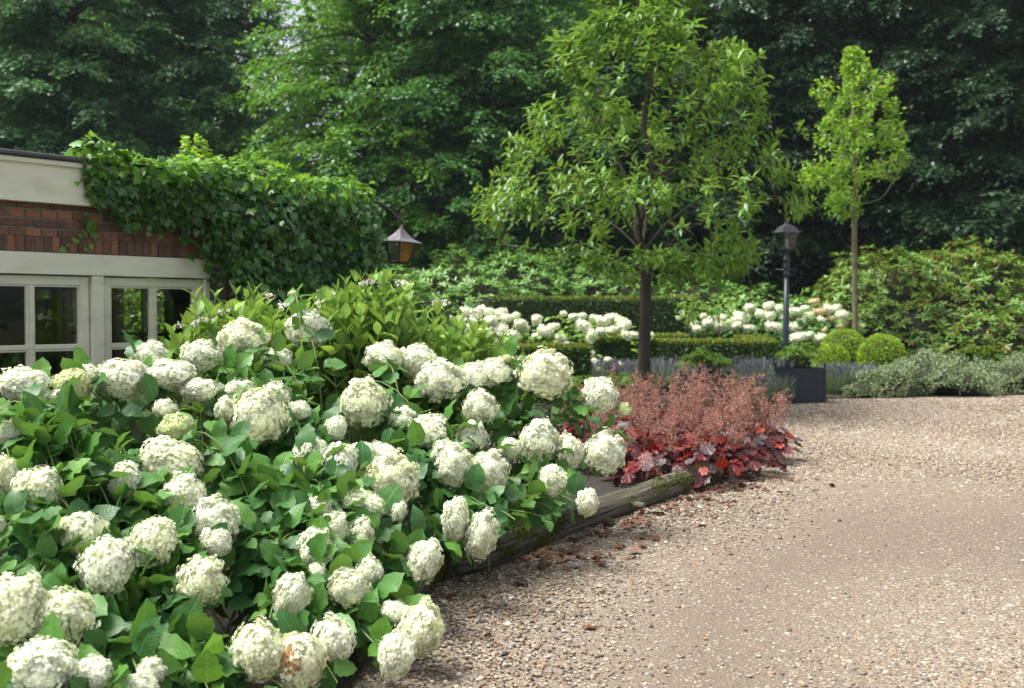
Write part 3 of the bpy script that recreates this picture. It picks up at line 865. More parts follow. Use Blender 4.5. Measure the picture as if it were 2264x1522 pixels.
# beech hedge outside the end window
def hedge_block(root, dims, nleaf, mat, tipmat=None, ntip=0, size=0.03, jitter=0.03, tpl=KITE, hole=None):
    """clipped hedge in root-local axes (root may be turned): solid twiggy core with leaves all over it"""
    x0, x1, y0, y1, z0, z1 = dims
    rg = RNG
    core = link('twiggy_core', mk('twiggy_core', *box(x0 + .04, x1 - .04, y0 + .04, y1 - .04, z0, z1 - .04)), M['core'], root)
    ar = np.array([(x1 - x0) * (z1 - z0)] * 2 + [(y1 - y0) * (z1 - z0)] * 2 + [(x1 - x0) * (y1 - y0)])
    f = rg.choice(5, nleaf, p=ar / ar.sum())
    u, v = rg.uniform(0, 1, nleaf), rg.uniform(0, 1, nleaf)
    T = np.zeros((nleaf, 3)); Nn = np.zeros((nleaf, 3))
    X = x0 + (x1 - x0) * u; Y = y0 + (y1 - y0) * u; Zv = z0 + (z1 - z0) * v
    for k, (nn) in enumerate([(0, -1, 0), (0, 1, 0), (-1, 0, 0), (1, 0, 0), (0, 0, 1)]):
        q = f == k
        Nn[q] = nn
        if k < 2: T[q] = np.stack([X[q], np.full(q.sum(), y0 if k == 0 else y1), Zv[q]], 1)
        elif k < 4: T[q] = np.stack([np.full(q.sum(), x0 if k == 2 else x1), Y[q], Zv[q]], 1)
        else: T[q] = np.stack([X[q], y0 + (y1 - y0) * v[q], np.full(q.sum(), z1)], 1)
    T += Nn * rg.normal(0, jitter, (nleaf, 1)) - Nn * jitter * .6
    ax = nrm(Nn * 0.8 + rg.normal(0, .7, (nleaf, 3)) + [0, 0, 0.3])
    nn = nrm(Nn + rg.normal(0, .6, (nleaf, 3)))
    Rm = frames(ax, nn, rg.uniform(.7, 1.3, nleaf) * size)
    link('foliage', scatter_mesh('foliage', tpl, rg.integers(0, len(tpl), nleaf), Rm, T, mat), None, root, kind='stuff')
    if ntip:
        T = np.stack([rg.uniform(x0, x1, ntip), rg.uniform(y0, y1, ntip), z1 + rg.uniform(-.02, .035, ntip)], 1)
        ax = nrm(rg.normal(0, .5, (ntip, 3)) + [0, 0, 0.9]); nn = nrm(rg.normal(0, 1, (ntip, 3)))
        Rm = frames(ax, nn, rg.uniform(.7, 1.3, ntip) * size * 1.1)
        link('new_growth', scatter_mesh('new_growth', tpl, rg.integers(0, len(tpl), ntip), Rm, T, tipmat), None, root, kind='stuff')


c = HW(S_END + 1.35, 4.4, 0)
bh = empty('beech_hedge', tuple(c), 'green hedge seen through the house windows', 'hedge', rz=HRZ)
hedge_block(bh, (-0.35, 0.35, -1.9, 1.9, 0, 2.1), 9000, M['beech_b'], size=0.085, jitter=0.06)

# ------------------------------------------------------------------ ivy on the house
n = 12500
T, Nn, young = [], [], []
rg = RNG
def ivy_low(s):
    return np.interp(s, [0.42, 0.6, 0.8, 1.1, 1.3, 1.42, 1.5, 1.6], [2.36, 2.2, 2.15, 2.12, 2.0, 1.85, 1.2, 0.1])
def ivy_thick(s, z):
    t = 0.10 + 0.22 * np.clip((s - .5) / .8, 0, 1) + 0.16 * noise.noise(Vector((s * 2.4, z * 2.4, 1.3)))
    t *= np.clip((z - ivy_low(s)) / 0.35 + 0.25, 0.2, 1)
    return np.maximum(t, 0.05)
while len(T) < n:
    r = rg.uniform()
    if r < 0.72:          # face
        s = rg.uniform(0.42, S_END + 0.1); zt = 2.56 + 0.05 * math.sin(s * 5) - .10 * max(0, s - 2.4) ** 2 * 4
        z = rg.uniform(0.35, zt)
        if z < ivy_low(s) + rg.normal(0, .05): continue
        t = ivy_thick(s, z) * rg.uniform(0.55, 1.08)
        k = max(0, (z - 2.38) / 0.2)
        t *= 1 - 0.35 * k ** 2
        T.append(HW(s, -0.05 - t, z)); up = 0.25 + 0.7 * k
        Nn.append((DY * 1.0, -DX * 1.0, up)); young.append(z > 2.42 and rg.uniform() < 0.75)
    elif r < 0.86:        # top
        s = rg.uniform(0.42, S_END + 0.15); nn_ = rg.uniform(-0.28, 0.5)
        T.append(HW(s, nn_ if s > .8 else max(nn_, -.15), 2.57 + 0.05 * math.sin(s * 5 + nn_ * 3) + rg.normal(0, .03) - .4 * max(0, s - 2.4) ** 2))
        Nn.append((DY * .35, -DX * .35, 1.0)); young.append(rg.uniform() < 0.85)
    else:                 # round the corner
        a = rg.uniform(0, math.pi / 2); z = rg.uniform(0.4, 2.50)
        rr = 0.26 * (1 + 0.3 * math.sin(z * 4))
        if rg.uniform() < .5:
            T.append(HW(S_END - 0.05 + rr * math.sin(a), -0.03 - rr * math.cos(a), z)); Nn.append((DY * math.cos(a) + DX * math.sin(a), -DX * math.cos(a) + DY * math.sin(a), .35))
        else:
            T.append(HW(S_END + 0.22 * rg.uniform(.5, 1), rg.uniform(0, 1.2), z)); Nn.append((DX, DY, .3))
        young.append(z > 2.4 and rg.uniform() < .7)
# shoots: hanging one on the brick, reaching one over the fascia
def shoot(pts, step=0.055):
    pts = np.array(pts)
    seg = np.linalg.norm(np.diff(pts, axis=0), axis=1); L = np.concatenate([[0], np.cumsum(seg)])
    for d in np.arange(0, L[-1], step):
        q = np.array([np.interp(d, L, pts[:, k]) for k in range(3)])
        yield q
shoots = [[HW(.50, -.03, 2.24), HW(.46, -.02, 2.15), HW(.50, -.02, 2.08), HW(.40, -.02, 2.0), HW(.28, -.02, 1.93)],
          [HW(.48, -.03, 2.12), HW(.55, -.02, 2.05), HW(.52, -.02, 1.96), HW(.42, -.02, 1.93)],
          [HW(.50, -.1, 2.56), HW(.42, -.1, 2.57), HW(.33, -.1, 2.58)],
          [HW(.48, -.09, 2.42), HW(.42, -.08, 2.4), HW(.38, -.08, 2.36)],
          [HW(1.42, -.04, 1.9), HW(1.40, -.04, 1.8)]]
ivy = empty('ivy', tuple(HW(2.3, -.2, 0)), 'dense green ivy climbing over the house wall and roof edge', 'ivy')
ib = np.array(ivy.location)
vin = []
for sh in shoots:
    vin.append(tube(np.array(sh) - ib, 0.003, 5))
    for q in shoot(sh):
        T.append(q + rg.normal(0, .012, 3) + np.array([DY, -DX, 0]) * .015); Nn.append((DY, -DX, .3)); young.append(rg.uniform() < .7)
for k in range(14):      # woody ivy stems on the wall
    s0 = rg.uniform(1.6, 2.6); pts = [HW(s0, -.02, 0)]
    for j in range(8):
        s0 = np.clip(s0 + rg.normal(-.03, .08), 1.6, 2.7); pts.append(HW(s0, -.03, (j + 1) * .28))
    vin.append(tube(np.array(pts) - ib, np.linspace(.014, .004, 9), 5))
link('vine_stem', mk('vine_stem', *join(vin), smooth=True), M['stem_brown'], ivy, kind='stuff')
T = np.array(T); Nn = nrm(np.array(Nn)); young = np.array(young)
m = len(T)
nn = nrm(Nn + rg.normal(0, .52, (m, 3)))
ax = nrm(np.array([0, 0, -1.0]) + Nn * .35 + rg.normal(0, .45, (m, 3)) + np.where(Nn[:, 2:3] > .8, 1, 0) * np.array([[DY, -DX, .6]]) * .9)
Rm = frames(ax, nn, np.clip(rg.lognormal(math.log(.053), .30, m), .028, .105))
leafy(ivy, IVY, Rm[~young], T[~young], M['ivy_leaf'], 180)
leafy(ivy, IVY, Rm[young], T[young], M['ivy_young'], 120, rest='young_foliage')

# ------------------------------------------------------------------ wall lantern
LZ = 9.75
lc = P(885, 545, LZ)
px2m = LZ / FPX
lan = empty('wall_lantern', tuple(lc), 'black iron lantern with amber glass hanging from a bracket', 'lantern')
lb = np.array(lan.location)
arm = np.array([P(800, 448, 9.6), P(830, 446, 9.66), P(848, 456, 9.7), P(866, 470, LZ), P(880, 483, LZ), P(888, 489, LZ)]) - lb
link('bracket_arm', mk('bracket_arm', *tube(arm, [.02, .02, .02, .018, .014, .010], 8), smooth=True), M['iron'], lan)
cc = P(893, 473, LZ) - lb
sp = [cc + np.array([math.cos(a) * r, 0, math.sin(a) * r]) for a, r in zip(np.linspace(-2.0, 3.4, 26), np.linspace(.034, .03, 26))]
link('scroll', mk('scroll', *tube(sp, .0055, 6), smooth=True), M['iron'], lan)
link('hook', mk('hook', *tube(np.array([P(890, 484, LZ), P(889, 492, LZ), P(887, 500, LZ)]) - lb, .005, 6), smooth=True), M['iron'], lan)
# body turned, tilted slightly
tilt = Matrix.Rotation(R_(3.5), 4, 'Y') @ Matrix.Rotation(R_(47), 4, 'Z')
body = bpy.data.objects.new('body', None)
def lan_part(name, V, Fs, mat, parent=lan, smooth=False):
    me = mk(name, V, Fs, smooth)
    me.transform(Matrix.Translation((0, 0, 0.0)) @ tilt)
    return link(name, me, mat, parent)
bpy.data.objects.remove(body)
zt, zb = 0.045, -0.145
ht, hb = 0.098, 0.060
# flared roof: curved profile, square plan
prof = [(0.140, 0.040), (0.112, 0.052), (0.080, 0.074), (0.048, 0.108), (0.020, 0.150), (0.010, 0.166)]
V, Fs = [], []
for r, z in prof:
    V += [(-r, -r, z), (r, -r, z), (r, r, z), (-r, r, z)]
for i in range(len(prof) - 1):
    for k in range(4):
        k2 = (k + 1) % 4
        Fs.append((i * 4 + k, i * 4 + k2, i * 4 + 4 + k2, i * 4 + 4 + k))
Fs += [(3, 2, 1, 0), tuple(range(len(V) - 4, len(V)))]
roof = lan_part('roof', V, Fs, M['lead'])
rv = []
for k in range(4):   # scalloped rim
    a = np.array([(-.14, -.14), (.14, -.14), (.14, .14), (-.14, .14)][k]); b = np.array([(.14, -.14), (.14, .14), (-.14, .14), (-.14, -.14)][k])
    for j in range(14):
        q = a + (b - a) * (j + .5) / 14
        rv.append(tube([(q[0], q[1], .036), (q[0] * .985, q[1] * .985, .028)], [.008, .004], 5))
lan_part('rim', *join(rv), M['lead'], roof)
lan_part('cap', *lathe([(.012, .165), (.014, .172), (.008, .182), (.006, .196)], 10), M['lead'], roof)
fr = []
for sx in (-1, 1):
    for sy in (-1, 1):
        fr.append(tube([(sx * ht, sy * ht, zt), (sx * hb, sy * hb, zb)], [.0125, .0125], 4))
for h, z in ((ht, zt - .006), (hb, zb)):
    for a, b in (((-1, -1), (1, -1)), ((1, -1), (1, 1)), ((1, 1), (-1, 1)), ((-1, 1), (-1, -1))):
        fr.append(tube([(a[0] * h, a[1] * h, z), (b[0] * h, b[1] * h, z)], [.0105, .0105], 4))
lan_part('frame', *join(fr), M['iron'])
quad = lambda a, b, i=0.004: [(a[0] * (ht - i), a[1] * (ht - i), zt - .012), (b[0] * (ht - i), b[1] * (ht - i), zt - .012), (b[0] * (hb - i), b[1] * (hb - i), zb), (a[0] * (hb - i), a[1] * (hb - i), zb)]
for a, b, mt in (((-1, -1), (1, -1), 'amber'), ((1, -1), (1, 1), 'amber'), ((1, 1), (-1, 1), 'lamp_glass'), ((-1, 1), (-1, -1), 'lamp_glass')):
    lan_part('glass_pane', quad(a, b), [(0, 1, 2, 3)], M[mt])
lan_part('base_plate', *box(-hb, hb, -hb, hb, zb - .012, zb - .008), M['iron'])
lan_part('candle', *lathe([(.010, zb), (.010, zb + .07), (.004, zb + .085)], 8), M['bulb'])

# ------------------------------------------------------------------ hydrangea flower heads
HEAD_CORE = {}


def head_tpl(seed, nfl, fr=0.125, lump=0.10, under=0.75):
    rg = np.random.default_rng(seed)
    i = np.arange(nfl) + .5
    ph = np.arccos(1 - 2 * i / nfl * under - 0.0); th = math.pi * (1 + 5 ** .5) * i
    D = np.stack([np.cos(th) * np.sin(ph), np.sin(th) * np.sin(ph), np.cos(ph)], 1)
    D = nrm(D + rg.normal(0, .05, (nfl, 3)))
    off = Vector((seed * 3.1, seed * 1.7, 0))
    rad = np.array([1 + lump * noise.noise(Vector(d) * 2.2 + off) * 1.6 + lump * .5 * noise.noise(Vector(d) * 5 + off) for d in D]) + rg.normal(0, .03, nfl)
    sh, sx_, sz_ = rg.uniform(-.22, .16), .14 * rg.uniform(-1, 1), rg.uniform(.9, 1.08)

    def shape(C):
        C = C.copy(); C[:, :2] *= (1 - sh * C[:, 2:3]); C[:, 0] += sx_ * C[:, 2] ** 2; C[:, 2] *= sz_
        return C
    C = shape(D * rad[:, None])
    bm = bmesh.new(); bmesh.ops.create_icosphere(bm, subdivisions=3, radius=1)
    cv = np.array([v.co[:] for v in bm.verts])
    cr_ = np.array([1 + lump * noise.noise(Vector(d) * 2.2 + off) * 1.6 + lump * .5 * noise.noise(Vector(d) * 5 + off) for d in cv])
    HEAD_CORE[seed] = (list(shape(cv * (cr_ * .95)[:, None])), [tuple(v.index for v in f.verts) for f in bm.faces]); bm.free()
    nn = nrm(D + rg.normal(0, .21, (nfl, 3)))
    ref = nrm(rg.normal(0, 1, (nfl, 3)))
    u = nrm(np.cross(nn, ref)); w = np.cross(nn, u)
    V, Fs = [], []
    pet = [(0, 0, 0), (-.42, .42, .10), (-.34, .88, .06), (0, 1.0, .0), (.34, .88, .06), (.42, .42, .10)]
    for k in range(nfl):
        s = fr * rg.uniform(.8, 1.2)
        for q in range(4):
            a = q * math.pi / 2 + rg.uniform(-.12, .12)
            e1 = math.cos(a) * u[k] + math.sin(a) * w[k]; e2 = -math.sin(a) * u[k] + math.cos(a) * w[k]
            cup = rg.uniform(-.08, .14)
            o = len(V)
            for x, y, z in pet:
                V.append(C[k] + s * (x * e2 + y * e1 + (z + cup * y * y) * nn[k]))
            Fs.append(tuple(range(o, o + 6)))
    return V, Fs


def core_mesh(r=0.90, under=-0.62):
    me = bpy.data.meshes.new('head_core')
    bm = bmesh.new(); bmesh.ops.create_icosphere(bm, subdivisions=2, radius=r)
    for v in bm.verts: v.co.z = max(v.co.z, under)
    bm.to_mesh(me); bm.free()
    me.materials.append(M['head_core'])
    return me


NVAR = 11
base_heads = []
for k in range(NVAR):
    base_heads.append(head_tpl(k + 1, 1000 + 15 * k, 0.083, 0.13 + .012 * k, 0.93))
CORE = core_mesh()
HEAD_ME = []
for V, Fs in base_heads:
    me = mk('flower_head', V, Fs)
    me.materials.append(M['petal'])
    HEAD_ME.append(me)
CORE_ME = []
for k in range(NVAR):
    me = mk('core', *HEAD_CORE[k + 1], smooth=True); me.materials.append(M['head_core']); CORE_ME.append(me)
FAR_HEADS = {}
fb = [head_tpl(50 + k, 150, 0.17, 0.26, 0.92) for k in range(3)]
for mn in ('petal', 'petal_cream', 'petal_tan'):
    FAR_HEADS[mn] = []
    for V, Fs in fb:
        me = mk('flower_head', V, Fs); me.materials.append(M[mn]); FAR_HEADS[mn].append(me)

HL = [(55, 850, 112, 78), (157, 852, 84, 72, 'g'), (188, 828, 70, 46), (10, 905, 34, 34, 'g'), (265, 840, 116, 98), (336, 785, 76, 66), (372, 830, 116, 74), (446, 790, 88, 76), (440, 862, 88, 54),
      (535, 748, 112, 86, 'c'), (612, 792, 66, 52), (679, 728, 92, 92), (571, 922, 126, 138, 'c'), (530, 862, 74, 48), (607, 876, 72, 64), (662, 908, 50, 44), (389, 946, 80, 66, 'g'), (376, 1030, 140, 116, 'c'), (364, 902, 52, 42),
      (270, 1062, 82, 84), (406, 1100, 96, 112), (338, 1202, 102, 124, 'c'), (470, 1152, 116, 106), (476, 1200, 72, 66), (446, 1284, 106, 116, 'c'), (234, 1258, 120, 142), (178, 1180, 112, 104, 'c'), (86, 1086, 102, 112, 'c'), (18, 1050, 54, 92, 'c'),
      (24, 956, 62, 52), (104, 970, 92, 42), (32, 1350, 140, 170, 'c'), (136, 1368, 142, 134, 'c'), (94, 1472, 152, 116), (206, 1490, 86, 74), (336, 1482, 62, 54), (316, 1516, 72, 44), (0, 1160, 22, 44),
      (805, 894, 106, 122, 'c'), (742, 948, 50, 58), (684, 1002, 76, 74), (745, 1036, 82, 118), (866, 1060, 122, 126, 'c'), (800, 1000, 62, 42), (842, 1002, 70, 44), (802, 1122, 102, 74, 'c'), (706, 1124, 60, 52), (796, 1180, 62, 82), (738, 1170, 74, 90), (696, 1216, 86, 116),
      (646, 1316, 82, 118), (572, 1442, 122, 130, 'c'), (656, 1460, 126, 132, 'c'), (736, 1416, 98, 102), (772, 1296, 96, 82, 'c'), (816, 1270, 62, 82), (876, 1450, 86, 116), (930, 1392, 100, 132, 'c'), (872, 1352, 62, 44), (940, 1236, 76, 102),
      (1066, 1180, 72, 120), (1006, 1150, 62, 112), (1079, 1046, 92, 106), (1004, 1030, 82, 98), (946, 956, 92, 78), (978, 1004, 52, 72), (891, 926, 66, 58), (1041, 970, 72, 86), (1060, 900, 78, 80), (1128, 992, 50, 50),
      (850, 790, 92, 78), (922, 800, 88, 78), (971, 842, 112, 98), (1050, 832, 78, 68), (1097, 822, 78, 68), (1203, 828, 128, 108, 'c'), (1326, 876, 82, 84), (1380, 906, 36, 36, 'g'), (1192, 976, 86, 108), (1256, 1000, 66, 82), (1218, 1066, 66, 78), (1336, 1000, 96, 98), (1298, 1112, 52, 66),
      (1122, 794, 22, 20, 'g'), (648, 652, 24, 20, 'g'), (700, 1262, 40, 30), (130, 880, 60, 40), (498, 905, 46, 60), (880, 1130, 40, 50)]


def hyd_depth(px, py):
    inv = (0.2857 - 6.3e-5 * px + 1.38e-4 * (py - 1500)) * 1.07
    return min(7.15, 1 / max(inv, 0.1))


SHB = [((-1.62, 4.25), 'white hydrangea shrub whose lowest heads hang over the gravel by the house window side'),
       ((-0.98, 4.85), ''), ((-2.15, 5.75), ''), ((-1.25, 6.0), ''), ((-0.55, 6.25), ''), ((0.05, 7.25), '')]
SHB_LABEL = ['white mophead hydrangea with the biggest cream heads, farthest from the log',
             'white mophead hydrangea with heads drooping onto the gravel, one head browned',
             'white mophead hydrangea in front of the paned windows',
             'white mophead hydrangea with tall heads before the pale green lacecap shrubs',
             'white mophead hydrangea arching over the mossy start of the log',
             'white mophead hydrangea beside the red heucheras, spilling over the log']
shrubs = []
for (p, _), lb_ in zip(SHB, SHB_LABEL):
    shrubs.append(empty('hydrangea_shrub', (p[0], p[1], 0.045), lb_, 'hydrangea', 'white mophead hydrangeas along the drive'))
acc = {k: ([], [], [], []) for k in range(6)}        # T, axis, normal, size


def leaf_stem(base, tip, k, rad, leaves=True, tstart=.35, lsz=(.085, .15), top=False, npair=6):
    rise = max(tip[2], .2)
    p1 = np.array([base[0] * .62 + tip[0] * .38, base[1] * .62 + tip[1] * .38, rise * 1.02 + .16])
    pts = bez(base, p1, tip, 10)
    b = np.array(shrubs[k].location)
    link('stem', mk('stem', *tube(pts - b, np.linspace(rad * 1.3, rad * .8, 10), 5, False), smooth=True), M['stem'], shrubs[k])
    tan = nrm(np.gradient(pts, axis=0))
    A = acc[k]
    for j in range(npair):
        t = tstart + (1.0 - tstart - (.0 if top else .07)) * (j + RNG.uniform(.2, .8)) / npair
        i = min(9, t * 9); i0 = int(i); q = pts[i0] + (pts[min(9, i0 + 1)] - pts[i0]) * (i - i0); tg = tan[i0]
        side = nrm(np.cross(tg, [0, 0, 1]) + RNG.normal(0, .15, 3))
        if j % 2: side = nrm(np.cross(tg, side))
        for sg in (-1, 1):
            a = nrm(sg * side + tg * .45 + [0, 0, -.12] + RNG.normal(0, .22, 3))
            nn = nrm(np.array([0.0, -.3, 1.0]) + tg * .25 + RNG.normal(0, .42, 3))
            sz = RNG.uniform(*lsz) * (.75 if t > .9 else 1)
            A[0].append(q + a * sz * .25); A[1].append(a); A[2].append(nn); A[3].append(sz)


heads_world = []
for h in HL:
    px, py, w, hh = h[:4]
    kind = {'g': 'petal_green', 'c': 'petal_cream'}.get(h[4] if len(h) > 4 else '', 'petal')
    d = hyd_depth(px, py)
    if px < 200 and py < 1000: d = min(d, 5.9)
    if py < 700: d = 6.9
    c = P(px, py, d)
    rx, rz = w / 2 * d / FPX, hh / 2 * d / FPX
    heads_world.append((c, rx, rz, kind, px, py))
for c, rx, rz, kind, px, py in heads_world:
    k = int(np.argmin([np.hypot(c[0] - p[0], (c[1] - p[1]) * .8 - (.0)) for p, _ in SHB]))
    b = np.array(shrubs[k].location)
    hv_ = RNG.integers(NVAR)
    me = HEAD_ME[hv_]
    ry = (rx + rz) / 2
    hang = np.clip((py - 850) / 500, 0, 1)
    # lean the dome outwards, away from its shrub
    out = nrm(np.array([c[0] - b[0], c[1] - b[1], 0.0]) + [0.15, -.5, 0])
    lean = R_(10 + 45 * hang) * RNG.uniform(.6, 1.2)
    q = Matrix.Rotation(lean, 4, Vector((-out[1], out[0], 0)))
    # radii along the leaning axes: keep the seen outline
    s3 = (rx * .93, ry * .95, rz * .95)
    Mx = Matrix.Translation(Vector(c - b)) @ q @ Matrix.Diagonal((*s3, 1))
    o = link('flower_head', me, None, shrubs[k], Mx)
    if kind != 'petal':
        o.material_slots[0].link = 'OBJECT'; o.material_slots[0].material = M[kind]
    co = link('core', CORE_ME[hv_], None, o)
    stem_end = c - np.array(q.to_3x3() @ Vector((0, 0, 1))) * rz * .55
    base = np.array([b[0] + RNG.normal(0, .12), b[1] + RNG.normal(0, .12), 0.045])
    leaf_stem(base, stem_end, k, .0042, npair=6, tstart=.30)
# withered middle of one head
c, rx, rz = [x for x in heads_world if abs(x[4] - 656) < 1][0][:3]
V, Fs = head_tpl(91, 26, .16, .1, .12)
o = link('withered_centre', mk('withered_centre', V, Fs), M['petal_brown'], shrubs[1], Matrix.Translation(Vector(c + np.array([-.01, -rx * .24, rz * .05]) - np.array(shrubs[1].location))) @ Matrix.Rotation(R_(75), 4, 'X') @ Matrix.Diagonal((rx * .62, rz * .62, rx * .85, 1)))
# leafy stems without flowers
SIL = [(-60, 900), (330, 850), (480, 810), (700, 800), (900, 840), (1250, 850), (1390, 920), (1370, 1040), (1290, 1120), (1130, 1190), (1000, 1260), (930, 1400), (880, 1530), (700, 1640), (-60, 1640)]
cnt = 0
while cnt < 205:
    px, py = RNG.uniform(-60, 1400), RNG.uniform(740, 1640)
    if not in_poly(np.array([px]), np.array([py]), SIL)[0]: continue
    d = hyd_depth(px, py) + RNG.uniform(0.02, .35)
    tip = P(px, py, d)
    if tip[2] < .12: continue
    if tip[2] > 1.38: continue
    k = int(np.argmin([np.hypot(tip[0] - p[0], tip[1] - p[1]) for p, _ in SHB]))
    b = np.array(shrubs[k].location)
    base = np.array([b[0] + RNG.normal(0, .15), b[1] + RNG.normal(0, .15), 0.045])
    leaf_stem(base, tip, k, .0035, tstart=.42, top=True, npair=5)
    cnt += 1
cnt = 0
while cnt < 55:
    px, py = RNG.uniform(-60, 1330), RNG.uniform(1000, 1640)
    if not in_poly(np.array([px]), np.array([py]), SIL)[0]: continue
    tip = P(px, py, hyd_depth(px, py) + RNG.uniform(.15, .6))
    if not .10 < tip[2] < .75: continue
    k = int(np.argmin([np.hypot(tip[0] - p[0], tip[1] - p[1]) for p, _ in SHB]))
    b = np.array(shrubs[k].location)
    leaf_stem(np.array([b[0] + RNG.normal(0, .2), b[1] + RNG.normal(0, .2), .045]), tip, k, .0035, tstart=.25, top=True, npair=6)
    cnt += 1
for k in range(6):
    A = acc[k]
    T = np.array(A[0])
    Rm = frames(np.array(A[1]), np.array(A[2]), np.array(A[3]))
    # only what is not buried below the ground
    ok = T[:, 2] > .08
    leafy(shrubs[k], HYD, Rm[ok], T[ok], M['hyd_leaf'], 300)

# ------------------------------------------------------------------ lacecap hydrangeas (upright pale leaves) by the house
LC = [((-2.15, 7.05), [(430, 640), (480, 640), (420, 700), (470, 720), (380, 730), (350, 800)], 22, 'tall sparse lacecap hydrangea shoot before the right casement window'),
      ((-1.75, 7.35), None, 66, 'pale green lacecap hydrangea with flat pinkish flowers before the ivy'),
      ((-1.02, 7.55), None, 70, 'pale green lacecap hydrangea with tall upright leaves below the hanging lantern'),
      ((-0.42, 7.95), None, 60, 'pale green lacecap hydrangea with curled leaf tips near the clipped low hedge')]
LC = [(a_, b_, int(c_ * 1.35), d_) for a_, b_, c_, d_ in LC]
LC[0] = (LC[0][0], LC[0][1], LC[0][2], 'tall sparse lacecap hydrangea shoot in front of the window post')
for k, (p, tips, nst, lab) in enumerate(LC):
    root = empty('lacecap_hydrangea', (p[0], p[1], .045), lab, 'hydrangea', 'lacecap hydrangeas along the house')
    b = np.array(root.location)
    T, A, Nn, S = [], [], [], []
    tp = []
    if tips:
        for (x, y) in tips: tp.append(P(x, y, p[1] + RNG.uniform(-.1, .15)))
    for j in range(nst if not tips else 10):
        a = RNG.uniform(0, 6.28); r = (.52 if k else .25) * math.sqrt(RNG.uniform())
        h = {0: 1.2, 1: 1.66, 2: 1.76, 3: 1.48}[k] * (1 - .16 * (r / .55) ** 2) * RNG.uniform(.84, 1.03)
        tp.append(np.array([p[0] + r * math.cos(a) * 1.05, p[1] + r * math.sin(a) * .8, h]))
    for j, tip in enumerate(tp):
        base = np.array([b[0] + RNG.normal(0, .1), b[1] + RNG.normal(0, .1), .045])
        pts = bez(base, [(base[0] + tip[0] * 1.6) / 2.6, (base[1] + tip[1] * 1.6) / 2.6, tip[2] * .55], tip, 8)
        link('stem', mk('stem', *tube(pts - b, np.linspace(.006, .003, 8), 5, False), smooth=True), M['stem'], root)
        tan = nrm(np.gradient(pts, axis=0))
        for q in range(7):
            t = .45 + .55 * (q + .5) / 7
            i = t * 7; i0 = min(6, int(i)); c = pts[i0] + (pts[i0 + 1] - pts[i0]) * (i - i0)
            az = q * math.pi / 2 + RNG.uniform(-.3, .3) + j
            for sg in (0, math.pi):
                sd = np.array([math.cos(az + sg), math.sin(az + sg), 0])
                a = nrm(sd * (.7 if t < .9 else .4) + [0, 0, .95 if t > .7 else .55] + RNG.normal(0, .15, 3))
                T.append(c); A.append(a); Nn.append(nrm(-sd * .8 + [0, 0, .6] + RNG.normal(0, .2, 3))); S.append(RNG.uniform(.105, .17) * (1 if t < .93 else .75))
        if RNG.uniform() < .09 and (tips is None or j < 3):
            # flat flower cluster: small buds with showy florets at the rim
            nf = 46; aa = RNG.uniform(0, 6.28, nf); rr = .062 * np.sqrt(RNG.uniform(0, 1, nf))
            Tf = np.stack([rr * np.cos(aa), rr * np.sin(aa), .02 - rr * rr * 4 + RNG.normal(0, .003, nf)], 1)
            Rf = frames(nrm(RNG.normal(0, 1, (nf, 3))), nrm(RNG.normal(0, .4, (nf, 3)) + [0, 0, 1]), np.where(rr > .04, .030, .014))
            o = link('flower_cluster', scatter_mesh('flower_cluster', KITE, RNG.integers(0, 2, nf), Rf, Tf, M['petal_pink']), None, root, Matrix.Translation(Vector(tip - b + [0, 0, .02])) @ Matrix.Rotation(RNG.normal(0, .25), 4, 'X'))
    leafy(root, LACE, frames(np.array(A), np.array(Nn), np.array(S)), np.array(T), M['lace_leaf'], 300)

# ------------------------------------------------------------------ log
pts3 = []
nseg = 90
cum = np.concatenate([[0], np.cumsum(np.linalg.norm(np.diff(LOG_PTS, axis=0), axis=1))])
LL = cum[-1]
sides = 36
V, UV, Fs = [], [], []
log_c = []
for i in range(nseg + 1):
    d = LL * i / nseg
    x, y = np.interp(d, cum, LOG_PTS[:, 0]), np.interp(d, cum, LOG_PTS[:, 1])
    log_c.append((x - .05, y + .05, d))
log_c = np.array(log_c)
# smooth the path a little
for _ in range(6): log_c[1:-1, :2] = (log_c[:-2, :2] + log_c[2:, :2] + 2 * log_c[1:-1, :2]) / 4
lb0 = np.array([log_c[50, 0], log_c[50, 1], 0])
logo = empty('log', tuple(lb0), 'long weathered grey log with moss edging the flower bed', 'log')
for i in range(nseg + 1):
    x, y, d = log_c[i]
    t = log_c[min(nseg, i + 1), :2] - log_c[max(0, i - 1), :2]; t = t / np.linalg.norm(t)
    nrm2 = np.array([-t[1], t[0]])
    R0 = np.interp(d / LL, [0, .4, .8, .95, 1], [.06, .085, .095, .085, .05])
    zc = R0 * .72 + .02
    for k in range(sides):
        a = 2 * math.pi * k / sides
        nz = noise.noise(Vector((d * .9, math.cos(a) * 1.2, math.sin(a) * 1.2))) * .16
        groove = noise.noise(Vector((d * .8, a * 3.2, 3))) ; groove2 = noise.noise(Vector((d * 2.0, math.cos(a) * 7, math.sin(a) * 7)))
        r = R0 * (1 + nz + .10 * groove2 - (.22 * max(0, groove - .28)))
        V.append((x + nrm2[0] * r * math.cos(a) - lb0[0], y + nrm2[1] * r * math.cos(a) - lb0[1], zc + r * math.sin(a)))
        UV.append((d, k / sides))
for i in range(nseg):
    for k in range(sides):
        k2 = (k + 1) % sides
        Fs.append((i * sides + k, i * sides + k2, (i + 1) * sides + k2, (i + 1) * sides + k))
Fs.append(tuple(range(sides))); Fs.append(tuple(nseg * sides + k for k in reversed(range(sides))))
me = mk('timber', V, Fs, True, UV); me.flip_normals()
link('timber', me, M['log'], logo)
